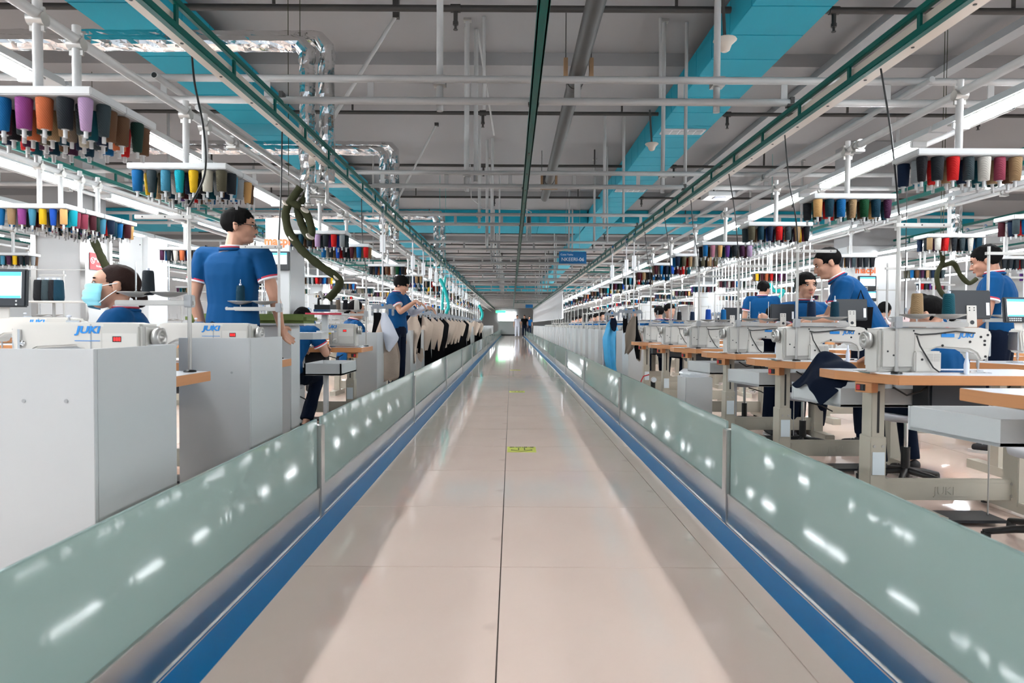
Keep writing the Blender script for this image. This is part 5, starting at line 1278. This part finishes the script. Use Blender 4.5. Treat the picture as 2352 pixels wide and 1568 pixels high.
carrier('clip hanger with navy and beige cloth pieces right of the standing worker', -1.50, 10.1, 2.29, 1.20, .1, [
    ([(0, -.12, -.04), (-.15, -.16, -.03), (-.38, -.22, -.07)], M_navy, 1.5, .02, -.02),
    ([(0, -.02, .05), (-.10, -.09, .10), (-.22, -.10, .14), (-.40, -.10, .08), (-.52, -.07, .06), (-.72, .02, .05)], M_linen, 2.5, .025, -.06),
    ([(0, .08, .14), (-.2, .07, .13), (-.5, .04, .12), (-.58, .05, .11)], M_blackcloth, 1.5, .02, .02), ([(0, .10, .16), (-.12, .10, .20), (-.16, .14, .22)], M_linen, 1, .01, .03), ([(-.5, .06, .15), (-.64, .07, .17), (-.70, .10, .14)], M_linen, 1, .01, .03)])
rr = random.Random(3)
GY = [11.3, 12.3, 13.2, 14.1, 15.0, 16.0, 17.0, 18.0, 19.2, 20.4, 22, 26.5, 28, 29.4, 31]
for i, y in enumerate(GY):
    m = [M_linen, M_linen, M_linen, M_blackcloth, M_linen, M_linen][i % 6]; m2 = [M_blackcloth, M_navy, M_blackcloth, M_linen, M_navy, M_blackcloth][i % 6]
    wd = rr.uniform(.34, .44); ln = rr.uniform(.45, .68)
    carrier('clip hanger of %s cloth pieces, %s of the packed queue at left' % ({'beige_linen': 'beige', 'black_cloth': 'black', 'navy_cloth': 'navy'}[m.name], nth(i)), -1.50, y, 2.29, 1.19, rr.uniform(-.2, .35), [
        ([(0, -.05, .05), (-.12, -wd/2, wd/2), (-ln*.6, -wd*.5, wd*.4), (-ln, -wd*.12, wd*.22)], m, 3, .025, -.05), ([(0, .02, .13), (-.2, .0, .14), (-ln*.9, .03, .13)], m2, 1.5, .02, .03), ([(-.1, -.13, .05), (-.45, -.18, .12), (-.98, -.16, .16)], M_blackcloth, 1.5, .02, .05)], 'queue of cloth hangers along the left barrier', i < 8)
carrier('clip hanger with crumpled sky blue plastic film at right', 1.73, 11.5, 2.29, 1.19, .1, [
    ([(0, -.02, .06), (-.12, -.10, .08), (-.22, -.12, .12), (-.34, -.16, .10), (-.5, -.15, .10), (-.8, -.12, .13), (-1.0, .0, .14)], M_sky, 4, .035, -.03), ([(0, -.03, .05), (-.10, -.05, .08), (-.22, -.02, .06)], M_navy, 1.5, .02, -.07), ([(-.35, -.17, -.02), (-.6, -.16, -.03), (-.85, -.15, -.05)], M_whitecloth, 2, .02, .02)])
carrier('clip hanger with taupe and black cloth pieces at right', 1.81, 9.9, 2.29, 1.20, .0, [
    ([(0, -.02, .03), (-.12, -.10, .03), (-.28, -.13, .03), (-.46, -.12, .01), (-.56, -.13, -.08)], M_taupe, 2, .02, -.03), ([(0, .0, .06), (-.2, .0, .07), (-.38, .0, .13), (-.5, .02, .10), (-.64, .05, .10)], M_blackcloth, 2, .02, -.01), ([(-.2, .03, .12), (-.4, .04, .14), (-.66, .06, .12)], M_taupe, 1.5, .02, .02)])
carrier('small clip hanger with black cloth between the blue film and the taupe piece', 1.80, 10.5, 2.29, 1.22, .2, [([(0, -.05, .02), (-.2, -.05, .03), (-.28, -.03, .02)], M_blackcloth, 1.5, .02, 0)])
# rods on the second rails
for i in range(24):
    y = 9.15+.19*i; dk = i % 4 != 3
    carrier('white carrier rod on the second right rail, %s of a dense cluster' % nth(i), 4.08, y, 2.29, 1.22, rr.uniform(.9, 1.5), [([(0, -.09, .09), (-.12, -.08, .10), (-.2, -.06, .06)], M_navy if i % 2 else M_charcoal, 2, .03, 0)] if dk else [], 'white carrier rods in the right cluster', False, lean=rr.uniform(-.02, .02))
for i in range(12):
    y = 9.5+.25*i
    carrier('carrier rod with blue wheel on the second left rail, %s of its cluster' % nth(i), -3.74, y, 2.29, 1.25, rr.uniform(.9, 1.4), [], 'carrier rods in the left cluster', False)
for i in range(10):
    y = 20.5+1.1*i
    carrier('carrier rod on the third right rail, %s of its cluster' % nth(i), 6.3, 7.5+.35*i, 2.29, 1.25, 1.2, [], 'carrier rods on the third right rail', False)
# curtain strips
for i in range(22):
    y = 24.4+1.45*i
    t = thing('curtain_strip', 'white curtain strip hanging from the far right rail, %s of the line' % nth(i), 'curtain', (1.81, y, 1.22), PI/2, 'white curtain strips down the right side')
    obj('cloth', cloth_panel([(.98, -.66, .66), (0, -.62, .62)], M_curtain, 17, .05, 40, 4), t, (0, 0, 0)); obj('header', MB().box(-.72, .72, -.03, .03, .97, 1.04, M_grey), t)
# navy cloth heap draping over the second tray
import mathutils.noise as nz
def heap(lab, nm, pts, m, loc, rx, ry, amp=.05):
    vs = []; n = 22
    for j in range(n+1):
        for i in range(n+1):
            u, v = i/n, j/n; x = -rx+2*rx*u; y = -ry+2*ry*v
            z = pts(u, v); q = Vector((x*7, y*7, 0)); vs.append((x+nz.noise(q)*.04, y+nz.noise(q+Vector((5, 5, 5)))*.03, z+amp*nz.noise(q*1.3)))
    fs = [(j*(n+1)+i, j*(n+1)+i+1, (j+1)*(n+1)+i+1, (j+1)*(n+1)+i) for j in range(n) for i in range(n)]
    o = obj(nm, MB().add(vs, fs, m, True), None, loc); s = o.modifiers.new('s', 'SOLIDIFY'); s.thickness = .006; s2 = o.modifiers.new('v', 'SUBSURF'); s2.levels = 1; s2.render_levels = 1; return tag(o, lab, 'cloth')
heap('navy cloth draped from the second clear right table over the white tray', 'draped_cloth', lambda u, v: .725+.10*math.sin(u*PI)*v-(.08*max(0, .4-u)/.4)-(.07*max(0, .4-v)/.4 if u < .45 else 0), M_navy, (1.87, 3.84, 0), .17, .18, .05)
o = heap('pale pink cloth scraps hanging by the back right hangers', 'cloth_scraps', lambda u, v: .0, mat('pale_pink_cloth', (.55, .42, .42), .85), (2.80, 4.75, 1.05), .10, .06, .10)
obj('hanging_cord', MB().cyl((0, 0, 0), (0, 0, 1.25), .003, M_cable, 5), o)
t = thing('waste_bin', 'white waste bin with a clear plastic bag under the fourth right table', 'bin', (1.95, 7.0, 0)); obj('box', MB().box(-.14, .14, -.1, .25, 0, .46, M_white, ch=.006), t)
bag = MB(); bag.lathe([(.14, .44), (.17, .50), (.12, .54), (.06, .55), (.02, .53)], M_sheet if False else mat('clear_plastic', (.62, .65, .68), .15, bump=.8, bscale=14), 14, (0, .07, 0), 'z', False); obj('plastic_bag', bag, t)
t = thing('air_gauge', 'small pressure gauge and red hose on a right table leg', 'gauge', (1.78, 8.35, .30)); obj('bowl', MB().cyl((0, 0, -.12), (0, 0, 0), .03, M_black, 12), t); obj('dial', MB().cyl((0, -.03, .02), (0, -.055, .02), .035, M_white, 16).cyl((0, -.0551, .02), (0, -.057, .02), .028, M_tag, 16), t); obj('red_hose', MB().tube([(-.05, 0, .08), (-.12, -.0, .06), (-.15, 0, 0), (-.15, 0, -.06)], .008, M_red, 6), t)
# bag hanging by back right
t = thing('hanging_bag', 'black cloth bag hanging left of the pink scraps', 'bag', (2.72, 5.2, .95)); obj('pouch', MB().prism([(-.06, 0), (.07, 0), (.085, .2), (-.055, .2)], -.03, .03, M_blackcloth, 'y'), t); obj('strap', MB().tube([(-.04, 0, .2), (.0, 0, .33), (.05, 0, .2)], .006, M_blackcloth, 6), t)

# ================================================================ PEOPLE IN THE PHOTO
person('standing man in blue polo and glasses at left, back turned to the camera', -1.93, 4.62, PI-.12, STAND,
       dict(head=(-.035, -.03, 1.60), wrR=(-.265, -.14, .93), elR=(-.285, -.0, 1.14), wrL=(.25, -.08, .86), elL=(.26, .03, 1.12), shL=(.20, .0, 1.41), shR=(-.20, .0, 1.41)), head_rot=(-1.25, .05, 0), glasses=True, hands=('relaxed', 'down'), scale=1.045)
person('seated woman in a pale blue face mask behind the nearest left machine', -1.97, 3.50, -PI/2+.45, SIT, dict(head=(.0, -.10, 1.150), neck=(0, -.05, 1.03)), head_rot=(.10, -.12, -.12), sex='f', hair='tied', hairm=M_hair2, skin=M_skin, mask=True, scale=1.03, shoe='sandal')
person('seated woman in blue leaning over the third left machine, wearing red sandals', -2.05, 5.95, PI-.2, SIT, dict(pelvis=(0, 0, .55), chest=(0, -.18, .84), waist=(0, -.07, .68), neck=(0, -.27, .96), head=(0, -.37, 1.03), shL=(.18, -.22, .93), shR=(-.18, -.22, .93), elL=(.25, -.30, .70), elR=(-.27, -.30, .72), wrL=(.14, -.52, .80), wrR=(-.14, -.52, .80), anR=(-.14, -.16, .09), knR=(-.15, -.38, .50), anL=(.13, -.2, .09)), head_rot=(.1, .75, 0), sex='f', hair='tied', shoe='sandal', face=False, hands=('work', 'work'))
stool('grey stool under the woman in red sandals', -2.05, 5.97)
person('woman with a dark hair bun looking right above the third left machine', -2.05, 8.3, PI/2+.5, SIT, dict(), head_rot=(.1, .15, 0), sex='f', hair='tied', scale=1.0, hands=('work', 'work'))
person('young man in blue shirt with white sleeve guards sorting hangers at left', -1.55, 9.0, PI/2-.25, STAND, dict(head=(.0, -.07, 1.52), neck=(0, -.01, 1.42), shR=(-.18, -.02, 1.36), elR=(-.24, -.16, 1.16), wrR=(-.16, -.34, 1.30), elL=(.22, -.14, 1.14), wrL=(.14, -.38, 1.24), shL=(.18, -.02, 1.36)), head_rot=(0.1, .45, 0), hair='fringe', white_sleeve='L', scale=1.0, hands=('work', 'work'))
person('worker in blue with raised arm behind the hanging cloth at left', -1.95, 11.8, PI, STAND, dict(wrR=(-.20, -.20, 1.50), elR=(-.30, -.1, 1.25), head=(0, -.03, 1.46), neck=(0, 0, 1.36)), hair='short', fine=False, face=False, scale=.93)
# right side
person('boy with a dark fringe facing the camera behind the bending man', 2.63, 5.98, -.1, SIT, dict(pelvis=(0, 0, .75), waist=(0, 0, .90), chest=(0, 0, 1.06), neck=(0, -.01, 1.22), head=(0, -.03, 1.355), shL=(.17, 0, 1.16), shR=(-.17, 0, 1.16), hipL=(.09, -.02, .72), hipR=(-.09, -.02, .72), elL=(.22, -.1, .92), elR=(-.22, -.1, .92), wrL=(.16, -.3, .95), wrR=(-.16, -.3, .95), knL=(.12, -.1, .42), knR=(-.12, -.1, .42), anL=(.12, 0, .09), anR=(-.12, 0, .09)), head_rot=(.12, .0, 0), hair='fringe', scale=1.0, hands=('work', 'work'))
person('young man in blue polo bending over a machine at right, short cropped hair', 2.83, 5.35, -PI/2-.45, STAND, dict(pelvis=(0, .05, .90), waist=(0, .0, 1.04), chest=(0, -.10, 1.20), neck=(0, -.19, 1.345), head=(0, -.27, 1.47), shL=(.20, -.14, 1.30), shR=(-.20, -.14, 1.30), elL=(.25, -.22, 1.02), wrL=(.16, -.42, .99), elR=(-.26, -.26, 1.04), wrR=(-.16, -.48, 1.0)), head_rot=(.25, .42, 0), hair='buzz', scale=1.03, hands=('work', 'work'))
person('seated worker with a fist on the bowed forehead, half hidden by touch panel', 2.50, 6.42, -.05, SIT, dict(head=(-.03, -.20, 1.065), neck=(.0, -.12, .98), chest=(0, -.06, .84), shL=(.17, -.09, .95), shR=(-.17, -.09, .95), elR=(-.22, -.26, .84), wrR=(-.16, -.24, 1.01), elL=(.24, -.22, .76), wrL=(.2, -.38, .79)), head_rot=(0, .35, 0), sex='f', hair='short', shirt=M_navy, trim=False, scale=1.0, hands=('work', 'fist'))
person('seated woman seen from behind over the nearest right machine, blue shirt with striped collar', 2.62, 4.02, PI+.25, SIT, dict(head=(.02, -.12, 1.07), neck=(0, -.06, .97), chest=(0, -.04, .82), waist=(0, -.01, .66), shL=(.18, -.05, .94), shR=(-.18, -.05, .94)), head_rot=(.55, .4, 0), sex='f', hair='tied', face=False, scale=1.0, hands=('work', 'work'))
person('man in a blue shirt standing with bowed head at the right edge, dark trousers', 3.88, 5.3, -PI/2-.75, STAND, dict(head=(0, -.10, 1.50), neck=(0, -.04, 1.39), chest=(0, -.02, 1.23), shL=(.20, -.02, 1.345), shR=(-.20, -.02, 1.345), elL=(.26, -.05, 1.08), elR=(-.26, -.05, 1.08), wrL=(.22, -.22, .90), wrR=(-.22, -.22, .90)), head_rot=(.1, .32, 0), hair='short', skin=M_skin2, scale=1.02, hands=('relaxed', 'relaxed'))
person('man in blue seen from behind through the white rods at right', 3.75, 10.0, PI-.3, STAND, dict(head=(-.03, -.02, 1.55)), head_rot=(-.7, .1, 0), hair='short', fine=False, face=False, scale=1.0)
person('small figure with tied hair seen from behind beyond the tan cone', 4.55, 7.3, PI, SIT, dict(), hair='tied', sex='f', fine=False, face=False, scale=1.06)
# far workers
far_specs = [(1.85+.55, 16.0, PI, 'dark haired far worker in blue at right, behind the black hangers'), (2.45, 13.6, .2, 'far worker at right with a headscarf'), (2.75, 12.35, PI, 'far worker in blue behind the black cone at right'), (2.6, 11.15, .1, 'far worker behind the royal blue cone at right')]
for i, (x, y, rz, lab) in enumerate(far_specs):
    person(lab, x, y, rz, SIT, dict(), head_rot=(.2, .15, 0), sex='f' if i % 2 else 'm', hair='tied' if i == 1 else 'short', hairm=M_hair2 if i == 1 else M_hair, fine=False, face=False, legs=True, scale=1.05)
pr = [o for o in C.objects if o.get('label') == far_specs[2][3]][0]
for i, (x, y, rz, sd) in enumerate([(2.5+.1*(k % 3), 18.4+2.4*k, .4*k, 'right') for k in range(6)]+[(-2.2-.1*(k % 3), 13.75+2.4*k, 3.0+.1*k, 'left') for k in range(6)]+[(4.9, 14, 1, 'inner right'), (5.4, 9.8, 2, 'inner right'), (-4.2, 10.5, 1, 'inner left'), (-3.0, 9.2, 3.3, 'inner left'), (-5.6, 12.5, 3.3, 'inner left')]):
    c = copy_tree(pr); c.location = (x, y, 0); c.rotation_euler.z = rz; c['label'] = 'distant seated worker in blue, %s of the small far figures on the %s side' % (nth(i), sd); c['group'] = 'distant seated workers'
# walkers in the aisle
person('visitor in a white top walking far down the aisle', .42, 50.0, 0, STAND, dict(wrL=(.3, -.1, .9)), fine=False, face=False, shirt=M_whitecloth, trim=False, pants=M_whitecloth, scale=1.0)
person('visitor in dark clothes right of the white one in the aisle', 1.0, 52, 0, STAND, dict(), fine=False, face=False, shirt=M_blackcloth, trim=False, scale=1.02)
person('visitor in blue at the end of the aisle', 1.5, 57, 0, STAND, dict(), fine=False, face=False, trim=False)
# far end
t = thing('reception_counter', 'white counter across the far end of the aisle', 'counter', (0, 62.6, 0)); obj('front', MB().box(-1.25, .48, 0, .06, 0.08, 1.28, M_white, ch=.01), t); obj('plinth', MB().box(-1.25, .48, .01, .06, 0, .08, M_charcoal), t); obj('top', MB().box(-1.3, .5, -.05, .6, 1.28, 1.33, M_white, ch=.01), t)
t = thing('far_window', 'bright window above the far counter', 'window', (-.5, 71.9, 1.3)); t['kind'] = 'structure'; obj('pane', MB().box(-.9, .9, 0, .05, 0, 1.1, mat('bright_window', (.95, 1, 1), .3, emit=3.0)), t); obj('frame', MB().box(-.95, .95, -.04, 0, 1.1, 1.18, M_grey), t)
tag(obj('exit_sign', MB().box(-.45, .45, 0, .05, 0, .22, mat('green_lit_sign', (.05, .8, .25), .4, emit=1.2)), None, (-1.0, 61, 2.05)), 'green lit sign above the far counter', 'sign')
obj('bracket', MB().box(-.02, .02, .01, .04, .22, 2.15, M_alu), [o for o in C.objects if o.name.startswith('exit_sign')][0])
